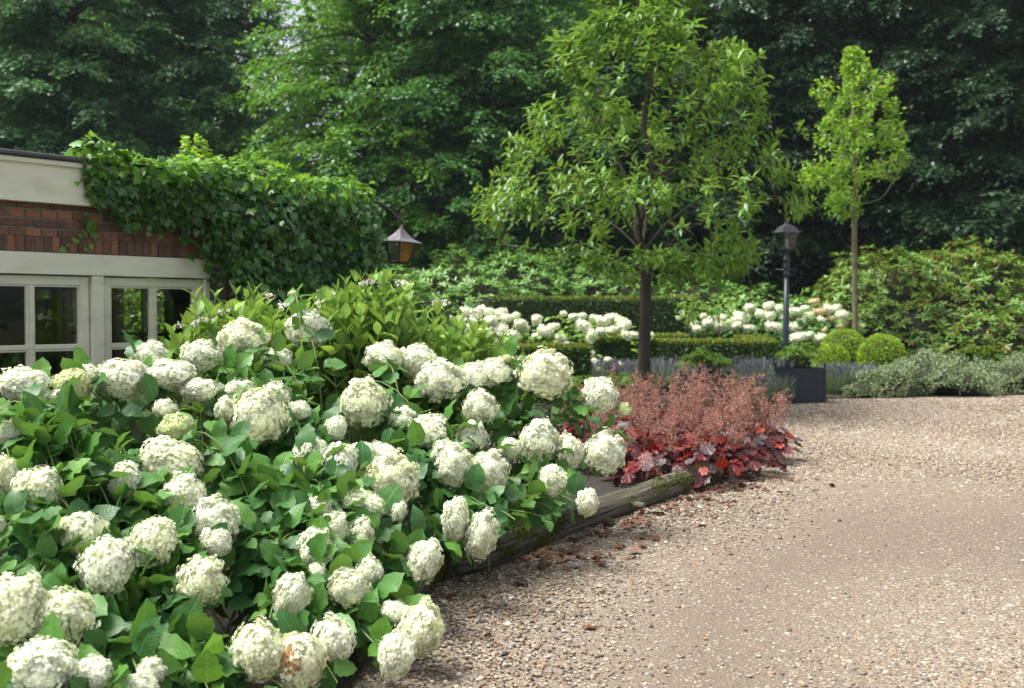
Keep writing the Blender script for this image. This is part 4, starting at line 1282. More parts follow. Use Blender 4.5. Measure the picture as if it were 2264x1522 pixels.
for (kx, ky) in ((1418, 1120), (1352, 1157), (1478, 1068)):
    c = G(kx, ky, .10) - lb0
    Vk, Fk = tube([c + [-.03, .06, 0], c + [0, 0, .004], c + [.012, -.03, .006], c + [.014, -.036, .006]], [.03, .026, .017, .008], 10)
    Vk = [np.array(v) + RNG.normal(0, .003, 3) for v in Vk]
    link('knot', mk('knot', Vk, Fk, True), M['log'], logo)
# moss cushions along the log
T, Nn = [], []
for k in range(60):
    i = int(RNG.choice([RNG.integers(20, 50), RNG.integers(70, 89), RNG.integers(10, 89)]))
    x, y, d = log_c[i]; R0 = .12
    t = log_c[i + 1, :2] - log_c[i - 1, :2]; t /= np.linalg.norm(t); n2 = np.array([t[1], -t[0]])
    a0 = RNG.uniform(-.25, 1.5); zc = .1
    for _ in range(60):
        a = a0 + RNG.normal(0, .3); dd = RNG.normal(0, .05)
        R0 = np.interp(d / LL, [0, .4, .8, .95, 1], [.06, .085, .095, .085, .05]) * 1.0
        T.append((x + n2[0] * R0 * math.cos(a) + t[0] * dd, y + n2[1] * R0 * math.cos(a) + t[1] * dd, max(.012, R0 * .74 + .02 + R0 * math.sin(a))))
        Nn.append((n2[0] * math.cos(a), n2[1] * math.cos(a), math.sin(a) + .3))
T = np.array(T); Nn = nrm(np.array(Nn)); m = len(T)
link('moss', scatter_mesh('moss', KITE, RNG.integers(0, 2, m), frames(nrm(Nn + RNG.normal(0, .5, (m, 3))), nrm(RNG.normal(0, 1, (m, 3))), RNG.uniform(.012, .026, m)), T - lb0, M['moss']), None, logo, kind='stuff')

# ------------------------------------------------------------------ heucheras
def spray_mesh(seed):
    rg = np.random.default_rng(seed)
    H = 1.0
    p = bez((0, 0, 0), (rg.normal(0, .05), rg.normal(0, .05), .55), (rg.normal(0, .12), rg.normal(0, .12), H), 10)
    parts = [tube(p, np.linspace(.005, .002, 10), 4, False)]
    T = []
    for k in range(34):
        t = .38 + .62 * rg.uniform() ** .9
        i = t * 9; i0 = min(8, int(i)); c = p[i0] + (p[i0 + 1] - p[i0]) * (i - i0)
        L = .13 * (1.15 - t) + .035
        a = rg.uniform(0, 6.28)
        e = c + np.array([math.cos(a) * L, math.sin(a) * L, L * .9])
        parts.append(tube([c, (c + e) / 2 + [0, 0, .01], e], .0016, 3, False))
        for q in range(5):
            T.append(c + (e - c) * rg.uniform(.3, 1.08) + rg.normal(0, .012, 3))
    return join(parts), np.array(T)


SPR = []
for k in range(6):
    (V, Fs), T = spray_mesh(300 + k)
    stem_me = mk('flower_stem', V, Fs); stem_me.materials.append(M['heu_stem'])
    m = len(T) * 2
    T2 = np.repeat(T, 2, axis=0)
    fm = scatter_mesh('florets', KITE, RNG.integers(0, 2, m), frames(nrm(RNG.normal(0, 1, (m, 3)) + [0, 0, -.3]), nrm(RNG.normal(0, 1, (m, 3))), RNG.uniform(.013, .024, m)), T2, M['heu_flower'])
    SPR.append((stem_me, fm))
hp = []
for j, (y, xs_) in enumerate([(9.25, (1.15, 1.58)), (9.95, (0.85, 1.35, 1.82, 2.14)), (10.75, (0.75, 1.25, 1.72, 2.15, 2.40)), (11.6, (0.8, 1.35, 1.85, 2.25, 2.55)), (12.5, (0.75, 1.4, 1.95, 2.4)), (13.3, (1.3, 1.9, 2.4))]):
    for x in xs_: hp.append((x + RNG.normal(0, .06), y + RNG.normal(0, .1), j))
for (x, y, j) in hp:
    lab = 'dark red heuchera with silvery leaves right behind the log' if j < 2 else 'red heuchera with hazy pink flower sprays in the middle of the bed' if j < 4 else 'pink flowering heuchera at the back of the bed near the planters'
    root = empty('heuchera', (x, y, .045), lab, 'heuchera', 'red heucheras behind the log: ' + ('front row', 'middle', 'back')[0 if j < 2 else 1 if j < 4 else 2])
    b = np.array(root.location)
    nl = 62 if j < 4 else 40
    T, A, Nn, S, pet = [], [], [], [], []
    for q in range(nl):
        az = RNG.uniform(0, 6.28); r = .34 * math.sqrt(RNG.uniform(.02, 1)); h = .30 - .62 * r * r / .34 + RNG.normal(0, .035)
        h = max(h, .05)
        c = np.array([r * math.cos(az), r * math.sin(az), h])
        out = np.array([math.cos(az), math.sin(az), 0])
        a = nrm(out * .9 + [0, 0, -.25 - .6 * r] + RNG.normal(0, .25, 3))
        T.append(c + b); A.append(a); Nn.append(nrm(out * (.3 + r) + [0, 0, 1] + RNG.normal(0, .3, 3))); S.append(RNG.uniform(.085, .15))
        if r > .15: pet.append(tube(bez((out[0] * .05, out[1] * .05, 0), (c[0] * .6, c[1] * .6, h * .9), c, 4), .003, 4, False))
    leafy(root, HEU, frames(np.array(A), np.array(Nn), np.array(S)), np.array(T), M['heu_leaf'], 300)
    link('leaf_stalks', mk('leaf_stalks', *join(pet)), M['heu_stem'], root, kind='stuff')
    for q in range(4 if j < 1 else 7 if j < 2 else 8):
        sm, fm = SPR[RNG.integers(6)]
        az = RNG.uniform(0, 6.28); r = RNG.uniform(0, .2)
        tl = RNG.uniform(0, .48)
        H = RNG.uniform(.42, .82) * (.70 if j < 1 else .85 if j < 2 else .95) * (.8 if (x < 1.1 or x > 2.5) else 1.0)
        Mx = Matrix.Translation((r * math.cos(az), r * math.sin(az), .04)) @ Matrix.Rotation(tl, 4, Vector((-math.sin(az), math.cos(az), 0))) @ Matrix.Rotation(RNG.uniform(0, 6.28), 4, 'Z') @ Matrix.Diagonal((H * 1.1, H * 1.1, H, 1))
        o = link('flower_stem', sm, None, root, Mx)
        link('florets', fm, None, o, kind='stuff')

# green cranesbill ground cover left of the trunk
for k, (px, py) in enumerate([(1230, 905), (1300, 900), (1370, 890), (1270, 885)]):
    c = G(px, py)
    root = empty('cranesbill', (c[0], c[1], .045), 'low bright green cranesbill between lavender and heucheras', 'cranesbill', 'green cranesbill clumps')
    m = 170
    a = RNG.uniform(0, 6.28, m); r = .5 * np.sqrt(RNG.uniform(0, 1, m))
    T = np.stack([c[0] + r * np.cos(a), c[1] + r * np.sin(a), .12 + .30 * (1 - (r / .55) ** 2) + RNG.normal(0, .04, m)], 1)
    Rm = frames(nrm(np.stack([np.cos(a), np.sin(a), RNG.normal(-.2, .3, m)], 1)), nrm(RNG.normal(0, .35, (m, 3)) + [0, 0, 1]), RNG.uniform(.07, .12, m))
    leafy(root, HEU, Rm, T, M['cover_leaf'], 60)

# ------------------------------------------------------------------ lavender
LAVB = strip_leaf([0.012, 0.018, 0.004], [0, .5, 1], .1, 0, 0, 0, 5)
def lavender(c, lab, grp, r0=.42, H=.5, nst=230, flw=.75):
    root = empty('lavender', (c[0], c[1], .045), lab, 'lavender', grp)
    a = RNG.uniform(0, 6.28, nst); r = np.sqrt(RNG.uniform(0, 1, nst))
    base = np.stack([r * np.cos(a) * r0 * .5, r * np.sin(a) * r0 * .5, np.zeros(nst)], 1)
    ax = nrm(np.stack([np.cos(a) * r * .75, np.sin(a) * r * .75, np.ones(nst)], 1) + RNG.normal(0, .1, (nst, 3)))
    L = RNG.uniform(.65, 1.05, nst) * H
    Rm = frames(ax, nrm(RNG.normal(0, 1, (nst, 3))), L)
    Rm[:, :, 0] *= 1.0
    link('stems', scatter_mesh('stems', [LAVB], np.zeros(nst, int), Rm, base, M['lav_leaf']), None, root, kind='stuff')
    # grey foliage cushion
    m = 620
    a2 = RNG.uniform(0, 6.28, m); r2 = np.sqrt(RNG.uniform(0, 1, m))
    T = np.stack([r2 * np.cos(a2) * r0, r2 * np.sin(a2) * r0, H * .55 * (1 - .5 * r2 ** 2) * RNG.uniform(.35, 1.05, m)], 1)
    axl = nrm(np.stack([np.cos(a2) * .5, np.sin(a2) * .5, np.full(m, .9)], 1) + RNG.normal(0, .35, (m, 3)))
    Rl = frames(axl, nrm(RNG.normal(0, 1, (m, 3))), RNG.uniform(.06, .11, m)); Rl[:, :, 0] *= .35
    link('foliage', scatter_mesh('foliage', KITE, RNG.integers(0, 2, m), Rl, T, M['lav_leaf']), None, root, kind='stuff')
    k = RNG.uniform(0, 1, nst) < flw
    tips = base[k] + ax[k] * L[k][:, None] * .82
    Tt, Rr = [], []
    for q in range(4):
        Rq = frames(ax[k] + RNG.normal(0, .12, ax[k].shape), nrm(RNG.normal(0, 1, (k.sum(), 3))), np.full(k.sum(), .062)); Rq[:, :, 0] *= .5
        Tt.append(tips + ax[k] * .018 * q); Rr.append(Rq)
    Tt, Rr = np.concatenate(Tt), np.concatenate(Rr)
    link('flower_spikes', scatter_mesh('flower_spikes', KITE, RNG.integers(0, 2, len(Tt)), Rr, Tt, M['lav_flower']), None, root, kind='stuff')


for px in (1215, 1285, 1345, 1395): lavender(G(px, 872) + [0, RNG.normal(0, .3), 0], 'purple flowering lavender between the tree trunk and the low hedge end', 'lavender by the tree trunk', H=.62)
for px in (1450, 1500, 1640, 1680, 1705): lavender(G(px, 872) + [0, RNG.normal(0, .3), 0], 'purple lavender along the foot of the low hedge, between planters', 'lavender along the hedge foot', H=.66)
for px in (1600, 1650, 1695): lavender(G(px, 895) + [0, RNG.normal(0, .15), 0], 'silver leaved lavender between the two planters', 'silver lavender between planters', H=.5, flw=.3)
for px in (1838, 1868, 1895): lavender(G(px, 872) + [0, RNG.normal(0, .15), 0], 'silver leaved lavender beside the dark planter at the gravel edge', 'lavender beside the planter', H=.56, flw=.4)
for px in (1860, 1930, 1990, 2060): lavender(G(px, 845) + [0, RNG.normal(0, .2), 0], 'purple lavender growing below the clipped box balls', 'lavender below the box balls', H=.6, flw=.6)

# ------------------------------------------------------------------ mounded shrubs: generic
def mound_points(lumps, n, rng, skirt=True, jit=.03):
    """points and normals on the outside of a union of ellipsoids standing on the ground"""
    T, Nn = [], []
    lumps = [np.array(l, dtype=float) for l in lumps]           # cx,cy,cz,rx,ry,rz
    w = np.array([l[3] * l[5] + l[4] * l[5] for l in lumps]); w /= w.sum()
    while len(T) < n:
        m = 4 * n
        k = rng.choice(len(lumps), m, p=w)
        L = np.stack(lumps)[k]
        D = nrm(rng.normal(0, 1, (m, 3)))
        p = L[:, :3] + D * L[:, 3:] * (1 + rng.normal(0, jit, (m, 1)))
        nn = nrm(D / L[:, 3:])
        ok = p[:, 2] > .05
        for j, l in enumerate(lumps):
            q = (((p - l[:3]) / l[3:]) ** 2).sum(1)
            ok &= (k == j) | (q > .93)
        T.extend(p[ok]); Nn.extend(nn[ok])
    idx = rng.permutation(len(T))[:n]
    return np.array(T)[idx], np.array(Nn)[idx]


def core_lumps(root, lumps, f=.86, mat='core'):
    parts = []
    b = np.array(root.location)
    for l in lumps:
        bm = bmesh.new(); bmesh.ops.create_icosphere(bm, subdivisions=3, radius=1)
        V = np.array([v.co[:] for v in bm.verts])
        dsp = np.array([1 + .12 * noise.noise(Vector(v) * 2.5 + Vector((l[0], l[1], 0))) for v in V])
        V = V * dsp[:, None] * np.array(l[3:]) * f + np.array(l[:3]) - b
        V[:, 2] = np.maximum(V[:, 2], 0.0)
        parts.append((list(V), [tuple(v.index for v in fc.verts) for fc in bm.faces])); bm.free()
    link('twiggy_core', mk('twiggy_core', *join(parts), smooth=True), M[mat], root)


def rhodo(lumps, nros, mat, lab, nparts=300, size=.155, grp='rhododendrons at the wood edge', name='rhododendron', inner=.5):
    b = np.array([np.mean([l[0] for l in lumps]), np.mean([l[1] for l in lumps]), 0.0])
    root = empty(name, tuple(b), lab, 'rhododendron', grp)
    core_lumps(root, lumps, .74)
    T0, N0 = mound_points(lumps, int(nros * 2.3), RNG, jit=.06)
    # lumpy outline
    dis = np.array([noise.noise(Vector(p) * 1.1) for p in T0])
    T0 = T0 + N0 * (dis[:, None] * .42)
    T, A, Nn, S = [], [], [], []
    for p, n_ in zip(T0, N0):
        axis = nrm(n_ * .8 + [0, 0, .75] + RNG.normal(0, .22, 3))
        u = nrm(np.cross(axis, RNG.normal(0, 1, 3))); v = np.cross(axis, u)
        nl = RNG.integers(7, 11); sz = size * RNG.uniform(.8, 1.15)
        for q in range(nl):
            a = 2 * math.pi * q / nl + RNG.uniform(-.25, .25)
            rd = math.cos(a) * u + math.sin(a) * v
            el = RNG.uniform(.05, .9)
            T.append(p - axis * RNG.uniform(0, .06)); A.append(nrm(rd + axis * el)); Nn.append(nrm(axis - rd * el + RNG.normal(0, .12, 3))); S.append(sz * RNG.uniform(.75, 1.1))
    T = np.array(T); A = np.array(A); Nn = np.array(Nn); S = np.array(S)
    w = np.clip((-(T[:, 1] - b[1])) + 2, .05, None)
    leafy(root, RHODO_FAR, frames(A, Nn, S), T, mat, nparts, weight=w ** 2)
    # twigs under the rosettes
    tw = []
    for p, n_ in list(zip(T0, N0))[::3]:
        tw.append(tube([p - b, p - b - n_ * .35 - [0, 0, .15]], [.008, .014], 4, False))
    link('twigs', mk('twigs', *join(tw)), M['stem_brown'], root, kind='stuff')
    return root


def ell(px, py_top, d, wpx, depth=1.0, hfrac=1.0):
    """ellipsoid lump whose top reaches pixel row py_top at distance d"""
    top = P(px, py_top, d)
    rx = wpx / 2 * d / FPX
    cz = top[2] * (1 - .5 * hfrac)
    return (top[0], d, cz, rx, depth, top[2] - cz)


rhodo([ell(1010, 575, 27.5, 300, 1.3), ell(1150, 562, 28, 260, 1.3), ell(930, 640, 26, 160, 1.0), ell(1060, 630, 26.4, 260, .9)], 900, M['rhodo_leaf'], 'broad bright green rhododendron behind the tall clipped hedge')
rhodo([ell(1320, 575, 29, 210, 1.2), ell(1390, 600, 28.5, 160, 1.1)], 420, M['rhodo_leaf'], 'dark glossy rhododendron half hidden behind the chestnut trunk')
rhodo([ell(1550, 610, 28, 240, 1.2), ell(1680, 640, 27, 180, 1.1), ell(1760, 665, 26.5, 160, 1.0)], 560, M['rhodo_leaf'], 'low rhododendron behind the white hydrangeas and lamp post')
rhodo([ell(1940, 562, 25.5, 280, 1.5), ell(2120, 552, 25.5, 330, 1.7), ell(2240, 610, 25, 260, 1.5), ell(1890, 640, 24.6, 200, 1.0), ell(2050, 650, 24.0, 360, 1.0), ell(2210, 700, 23.2, 280, 1.0), ell(2330, 640, 25, 260, 1.5)], 1500, M['rhodo_leaf_warm'], 'large spreading rhododendron with some orange leaves behind the box balls')
rhodo([ell(880, 600, 24, 130, .9), ell(830, 640, 22, 140, .9)], 260, M['rhodo_leaf'], 'dark rhododendron below the hanging lantern', nparts=200)

# ------------------------------------------------------------------ clipped hedges
ht_c = P(1300, 700, 26)
th = empty('tall_hedge', (ht_c[0], 26.0, 0), 'tall clipped dark green hedge with a flat top', 'hedge')
zt_ = P(1300, 662, 25.4)[2]
hedge_block(th, (-2.28, 2.6, -.6, .6, 0, zt_), 26000, M['box_leaf'], M['box_tip'], 5000, size=.06, jitter=.03)
for (pa, pb, da, db, dep, lab) in [((1372, 757), (1600, 757), 20.0, 20.0, 0, 'front side of the low square hedge')]:
    pass
sq = empty('low_hedge', (3.1, 22.2, 0), 'low clipped hedge forming a square with an open middle', 'hedge', rz=R_(-9))
HZ = .92
def ring_side(dims, nl, nt):
    hedge_block(sq, dims, nl, M['box_leaf'], M['box_tip'], nt, size=.055, jitter=.025)
ring_side((-1.25, 2.1, -2.0, -1.35, 0, HZ), 13000, 4600)
ring_side((-1.25, 2.1, 2.3, 2.9, 0, HZ + .02), 7000, 3600)
ring_side((-1.25, -.65, -1.34, 2.29, 0, HZ), 8000, 4200)
ring_side((1.5, 2.1, -1.34, 2.29, 0, HZ), 9000, 4200)
lf = empty('low_hedge', (P(1200, 800, 17.5)[0], 18.0, 0), 'short low hedge end with brownish top beside the far white hydrangeas', 'hedge')
lz = P(1200, 772, 17.5)[2]
hedge_block(lf, (-1.3, P(1303, 780, 17.5)[0] - lf.location.x, -.5, .5, 0, lz), 12000, M['box_leaf'], M['box_tip'], 3600, size=.052, jitter=.025)

# box balls
for k, (px, py, rpx, d, lab) in enumerate([(1866, 778, 50, 22.0, 'tallest clipped box ball beside the young tree trunk'), (1838, 800, 38, 20.6, 'smallest clipped box ball right behind the planter shrub'), (1949, 788, 49, 21.2, 'round clipped box ball standing apart beside the grey shrub')]):
    c = P(px, py, d); r = rpx * d / FPX
    root = empty('box_ball', (c[0], d, 0), lab, 'box ball', 'clipped box balls')
    b = np.array(root.location)
    lumps = [(c[0], d, c[2] - .05, r, r, r * .95 + .05), (c[0], d, c[2] * .5, r * .8, r * .8, c[2] * .5)]
    core_lumps(root, lumps, .93)
    T, Nn = mound_points(lumps, 7000, RNG, jit=.025)
    m = len(T)
    Rm = frames(nrm(Nn * .8 + RNG.normal(0, .6, (m, 3)) + [0, 0, .3]), nrm(Nn + RNG.normal(0, .5, (m, 3))), RNG.uniform(.03, .05, m))
    link('foliage', scatter_mesh('foliage', KITE, RNG.integers(0, 2, m), Rm, T - b, M['ball_leaf']), None, root, kind='stuff')

# grey variegated mounds
for k, (lumps, lab, nl) in enumerate([([ell(1960, 812, 19.2, 120, .5), ell(2050, 798, 19.6, 200, .8), ell(2130, 820, 19.3, 130, .55)], 'wide silvery variegated shrub at the gravel edge', 15000),
                                      ([ell(2215, 800, 20.2, 130, .7), ell(2290, 800, 20.5, 130, .7)], 'silvery variegated shrub next to the widest silvery shrub, below the rhododendron', 8000),
                                      ([ell(1900, 845, 18.9, 70, .35)], 'small silvery shrub tuft beside the lavender at the gravel edge', 2600)]):
    b = np.array([lumps[0][0], lumps[0][1], 0])
    root = empty('grey_shrub', tuple(b), lab, 'shrub', 'silvery shrubs along the gravel')
    core_lumps(root, lumps, .82)
    T, Nn = mound_points(lumps, nl, RNG, jit=.09)
    T = T + Nn * np.array([.32 * noise.noise(Vector(p) * 2.6) for p in T])[:, None]
    m = len(T)
    Rm = frames(nrm(Nn * .6 + RNG.normal(0, .6, (m, 3)) + [0, 0, .6]), nrm(Nn + RNG.normal(0, .6, (m, 3)) + [0, 0, .4]), RNG.uniform(.03, .055, m))
    link('foliage', scatter_mesh('foliage', KITE, RNG.integers(0, 2, m), Rm, T - b, M['grey_leaf']), None, root, kind='stuff')

# fern and leafy perennials by the big rhododendron
FR = strip_leaf([0.004, .11, .13, .10, .05, .002], [0, .2, .45, .7, .88, 1], .55, 0, 0, 0, 7)
for (px, py, d, s, nf, lab, cat) in [(2160, 830, 21.8, .85, 26, 'yellowish green fern in front of the big rhododendron', 'fern'), (2085, 850, 21.0, .55, 16, 'small fern between the box ball and the silvery shrub', 'fern')]:
    c = G(px, py + 25)
    c = np.array([P(px, 700, d)[0], d, 0])
    root = empty('fern', tuple(c), lab, cat)
    T, A, Nn, S = [], [], [], []
    for q in range(nf):
        az = RNG.uniform(0, 6.28); lean = RNG.uniform(.25, .8)
        rib = bez((0, 0, 0), (math.cos(az) * s * .25, math.sin(az) * s * .25, s * .75), (math.cos(az) * s * lean, math.sin(az) * s * lean, s * (1.1 - .5 * lean)), 22)
        tan = nrm(np.gradient(rib, axis=0))
        for i in range(4, 22):
            sd = nrm(np.cross(tan[i], [0, 0, 1]) + 1e-6)
            L = .16 * s * math.sin(math.pi * min(1, (i - 2) / 22)) + .015
            for sg in (-1, 1):
                T.append(rib[i]); A.append(nrm(sd * sg + tan[i] * .5)); Nn.append(nrm(np.cross(sd, tan[i]) + RNG.normal(0, .15, 3) + [0, 0, .4])); S.append(L)
    m = len(T)
    link('fronds', scatter_mesh('fronds', KITE, RNG.integers(0, 2, m), frames(np.array(A), np.array(Nn), np.array(S)), np.array(T), M['fern_leaf']), None, root, kind='stuff')
for (px, d, lab) in [(1930, 22.6, 'broad leaved green perennial under the young tree'), (2180, 22.4, 'broad leaved green plant by the yellowish fern')]:
    c = np.array([P(px, 700, d)[0], d, 0])
    root = empty('perennial', tuple(c), lab, 'perennial')
    m = 90; a = RNG.uniform(0, 6.28, m); r = .38 * np.sqrt(RNG.uniform(0, 1, m))
    T = np.stack([c[0] + r * np.cos(a), c[1] + r * np.sin(a), .15 + .6 * (1 - (r / .5) ** 2) * RNG.uniform(.6, 1, m)], 1)
    leafy(root, LACE, frames(nrm(np.stack([np.cos(a), np.sin(a), RNG.normal(0, .3, m)], 1)), nrm(RNG.normal(0, .3, (m, 3)) + [0, -.3, 1]), RNG.uniform(.12, .2, m)), T, M['cover_leaf'], 60)

# ------------------------------------------------------------------ far white hydrangeas
def far_hyd(heads, d, lab, bx_, by_, tan=(), grp='far white hydrangeas among the hedges', nl=260, mleaf='lace_leaf'):
    root = empty('hydrangea_shrub', (bx_, by_, .045), lab, 'hydrangea', grp)
    b = np.array(root.location)
    T, A, Nn, S = [], [], [], []
    for j, (px, py, w, h) in enumerate(heads):
        dd = d + (700 - py) * .006 + RNG.uniform(-.1, .1)
        c = P(px, py, dd); rx, rz = w / 2 * dd / FPX, h / 2 * dd / FPX
        mn = 'petal_tan' if j in tan else 'petal'
        o = link('flower_head', FAR_HEADS[mn][RNG.integers(3)], None, root, Matrix.Translation(Vector(c - b)) @ Matrix.Rotation(RNG.normal(0, .25), 4, 'Y') @ Matrix.Diagonal((rx, (rx + rz) / 2, rz, 1)))
        link('core', CORE, None, o)
        link('stem', mk('stem', *tube(bez((RNG.normal(0, .1), RNG.normal(0, .1), 0), ((c[0] - b[0]) * .6, (c[1] - b[1]) * .6, c[2] * .8), c - b - [0, 0, rz * .6], 6), .005, 4, False)), M['stem'], root)
        for q in range(5):
            a = RNG.uniform(0, 6.28); T.append(c + [RNG.normal(0, .10), RNG.normal(0, .10), -rz * RNG.uniform(-.6, 1.2) - RNG.uniform(.0, .16)]); A.append((math.cos(a), math.sin(a), -.1)); Nn.append(nrm(RNG.normal(0, .3, 3) + [0, -.2, 1])); S.append(RNG.uniform(.10, .16))
    hx = np.array([P(h[0], h[1], d)[0] for h in heads]); hz_ = np.array([P(h[0], h[1], d)[2] for h in heads])
    for q in range(nl):
        k = RNG.integers(len(heads)); a = RNG.uniform(0, 6.28)
        T.append(np.array([hx[k] + RNG.normal(0, .22), by_ + RNG.normal(-.1, .28), max(.1, hz_[k] * RNG.uniform(.25, .95) - .1)])); A.append((math.cos(a), math.sin(a), RNG.normal(-.1, .3))); Nn.append(nrm(RNG.normal(0, .35, 3) + [0, -.3, 1])); S.append(RNG.uniform(.10, .17))
    leafy(root, HYD, frames(np.array(A), np.array(Nn), np.array(S)), np.array(T), M[mleaf], 120)


A1 = [(1030, 692, 28, 26), (1062, 688, 26, 24), (1082, 692, 26, 24), (1108, 694, 28, 26), (1050, 712, 34, 30), (1086, 712, 34, 30), (1120, 706, 26, 24), (1140, 700, 22, 20), (1150, 718, 30, 26), (1104, 728, 36, 30), (1066, 728, 30, 26), (1036, 728, 26, 24), (1138, 744, 32, 32), (1108, 734, 30, 26), (1084, 738, 26, 26), (1160, 728, 24, 20), (1128, 762, 36, 14)]
A2 = [(1187, 708, 24, 26), (1205, 735, 36, 30), (1224, 724, 26, 20), (1186, 744, 22, 16), (1246, 694, 16, 14), (1240, 748, 28, 20), (1268, 702, 24, 18), (1288, 700, 20, 18)]
A3 = [(1292, 722, 40, 28), (1315, 706, 26, 20), (1332, 712, 34, 24), (1352, 704, 34, 22), (1372, 712, 30, 24), (1380, 722, 32, 26), (1330, 734, 28, 22), (1308, 744, 26, 34), (1352, 732, 28, 22), (1386, 742, 30, 22), (1404, 742, 26, 18), (1440, 742, 14, 16), (1262, 766, 30, 18), (1306, 785, 14, 22), (1344, 798, 18, 18), (1312, 806, 22, 30), (1318, 822, 24, 18), (1372, 808, 20, 16)]
far_hyd(A1, 21.4, 'far white hydrangea with many heads in front of the tall hedge end', P(1090, 700, 21.6)[0], 21.7)
far_hyd(A2, 21.0, 'small far white hydrangea with few heads standing above the low hedge', P(1220, 700, 21.2)[0], 21.3)
far_hyd(A3, 20.6, 'far white hydrangea beside the chestnut trunk at the corner of the square hedge', P(1340, 700, 21)[0], 21.0)
B1 = [(1535, 718, 20, 18), (1556, 700, 18, 16), (1542, 728, 22, 16), (1566, 716, 28, 22), (1580, 726, 28, 22), (1598, 720, 30, 26), (1576, 708, 24, 20), (1614, 712, 26, 22), (1600, 706, 24, 20), (1624, 722, 30, 20), (1640, 706, 34, 30), (1632, 698, 24, 20), (1658, 682, 26, 22), (1656, 726, 32, 18)]
B2 = [(1682, 696, 26, 24), (1702, 700, 26, 24), (1700, 678, 24, 22), (1712, 724, 42, 24), (1724, 684, 22, 22), (1738, 700, 24, 22), (1745, 690, 20, 20), (1762, 690, 26, 20), (1780, 684, 22, 18), (1760, 724, 28, 26), (1774, 714, 30, 28), (1788, 702, 30, 30), (1740, 728, 24, 18)]
B3 = [(1800, 668, 24, 16), (1806, 676, 18, 14), (1812, 690, 30, 18), (1830, 686, 26, 24), (1848, 684, 26, 22), (1862, 698, 30, 24), (1868, 716, 20, 18), (1858, 722, 18, 14), (1816, 708, 20, 16), (1824, 730, 16, 14), (1765, 748, 36, 26), (1790, 742, 20, 18), (1816, 748, 30, 22), (1806, 754, 20, 14), (1836, 706, 22, 18)]
far_hyd(B1, 24.4, 'far white hydrangea behind the square hedge, next to the little rose trees', P(1600, 700, 24.6)[0], 24.7, mleaf='hyd_leaf')
far_hyd(B2, 24.2, 'far white hydrangea directly behind the dark lamp post', P(1735, 700, 24.4)[0], 24.5, mleaf='hyd_leaf')
far_hyd(B3, 23.4, 'far hydrangea with some faded tan heads beside the young tree trunk', P(1822, 700, 23.6)[0], 23.7, tan=(0, 1, 2, 6, 7, 9, 14), mleaf='hyd_leaf')

# ------------------------------------------------------------------ lamp post
LD = 18.4
lx = P(1738, 700, LD)[0]
lamp = empty('lamp_post', (lx, LD, 0), 'dark blue cast iron lamp post with a four sided lantern', 'lamp post')
mz = lambda py: P(1738, py, LD)[2]
s_ = LD / FPX
link('base', mk('base', *lathe([(.14, 0), (.14, .10), (.11, .14), (.10, .5), (.115, .54), (.085, .60), (.075, mz(775) - .02)], 20), smooth=True), M['navy'], lamp)
link('shaft', mk('shaft', *lathe([(.062, mz(775)), (.055, .9), (.043, mz(612))], 20), smooth=True), M['navy'], lamp)
link('collar', mk('collar', *lathe([(.043, mz(612)), (.056, mz(610)), (.058, mz(606)), (.048, mz(603)), (.046, mz(596)), (.058, mz(592)), (.06, mz(588)), (.044, mz(584)), (.05, mz(580)), (.062, mz(577)), (.062, mz(573)), (.042, mz(570)), (.04, mz(562))], 20), smooth=True), M['navy'], lamp)
zr = mz(597)
link('ladder_rest', mk('ladder_rest', *join([tube([(-.155, 0, zr), (.155, 0, zr)], .011, 8), tube([(-.175, 0, zr), (-.15, 0, zr)], [.02, .02], 10), tube([(.15, 0, zr), (.175, 0, zr)], [.02, .02], 10)]), smooth=True), M['navy'], lamp)
lr = R_(20)
def lp_part(name, V, Fs, mat, parent=lamp, smooth=False):
    me = mk(name, V, Fs, smooth); me.transform(Matrix.Rotation(lr, 4, 'Z')); return link(name, me, mat, parent)
z0, z1, z2, z3 = mz(552), mz(515), mz(500), mz(494)
lp_part('neck', *lathe([(.035, mz(562)), (.03, mz(558)), (.012, mz(556)), (.012, z0)], 12), M['navy'])
hb_, ht_ = .098, .152
fr = []
for sx in (-1, 1):
    for sy in (-1, 1):
        fr.append(tube([(sx * hb_, sy * hb_, z0), (sx * ht_, sy * ht_, z1)], .009, 4))
        fr.append(tube([(sx * .02, sy * .02, mz(560)), (sx * .06, sy * .06, mz(556)), (sx * hb_, sy * hb_, z0)], .006, 4))
for h, z, w in ((hb_, z0, .010), (ht_, z1, .014)):
    for a, b in (((-1, -1), (1, -1)), ((1, -1), (1, 1)), ((1, 1), (-1, 1)), ((-1, 1), (-1, -1))):
        fr.append(tube([(a[0] * h, a[1] * h, z), (b[0] * h, b[1] * h, z)], w, 4))
lp_part('lantern_frame', *join(fr), M['iron'])
for a, b in (((-1, -1), (1, -1)), ((1, -1), (1, 1)), ((1, 1), (-1, 1)), ((-1, 1), (-1, -1))):
    q = lambda h, z: [(a[0] * h, a[1] * h, z), (b[0] * h, b[1] * h, z)]
    u = q(hb_ - .003, z0 + .01); v = q(ht_ - .003, z1 - .01)
    lp_part('glass_pane', [u[0], u[1], v[1], v[0]], [(0, 1, 2, 3)], M['lamp_glass'])
prof = [(.162, z1 + .005), (.150, z1 + .02), (.105, z1 + .10), (.095, z1 + .105), (.06, z1 + .125), (.035, z2 + .03), (.025, z3 + .02)]
V, Fs = [], []
for r, z in prof: V += [(-r, -r, z), (r, -r, z), (r, r, z), (-r, r, z)]
for i in range(len(prof) - 1):
    for k in range(4): Fs.append((i * 4 + k, i * 4 + (k + 1) % 4, i * 4 + 4 + (k + 1) % 4, i * 4 + 4 + k))
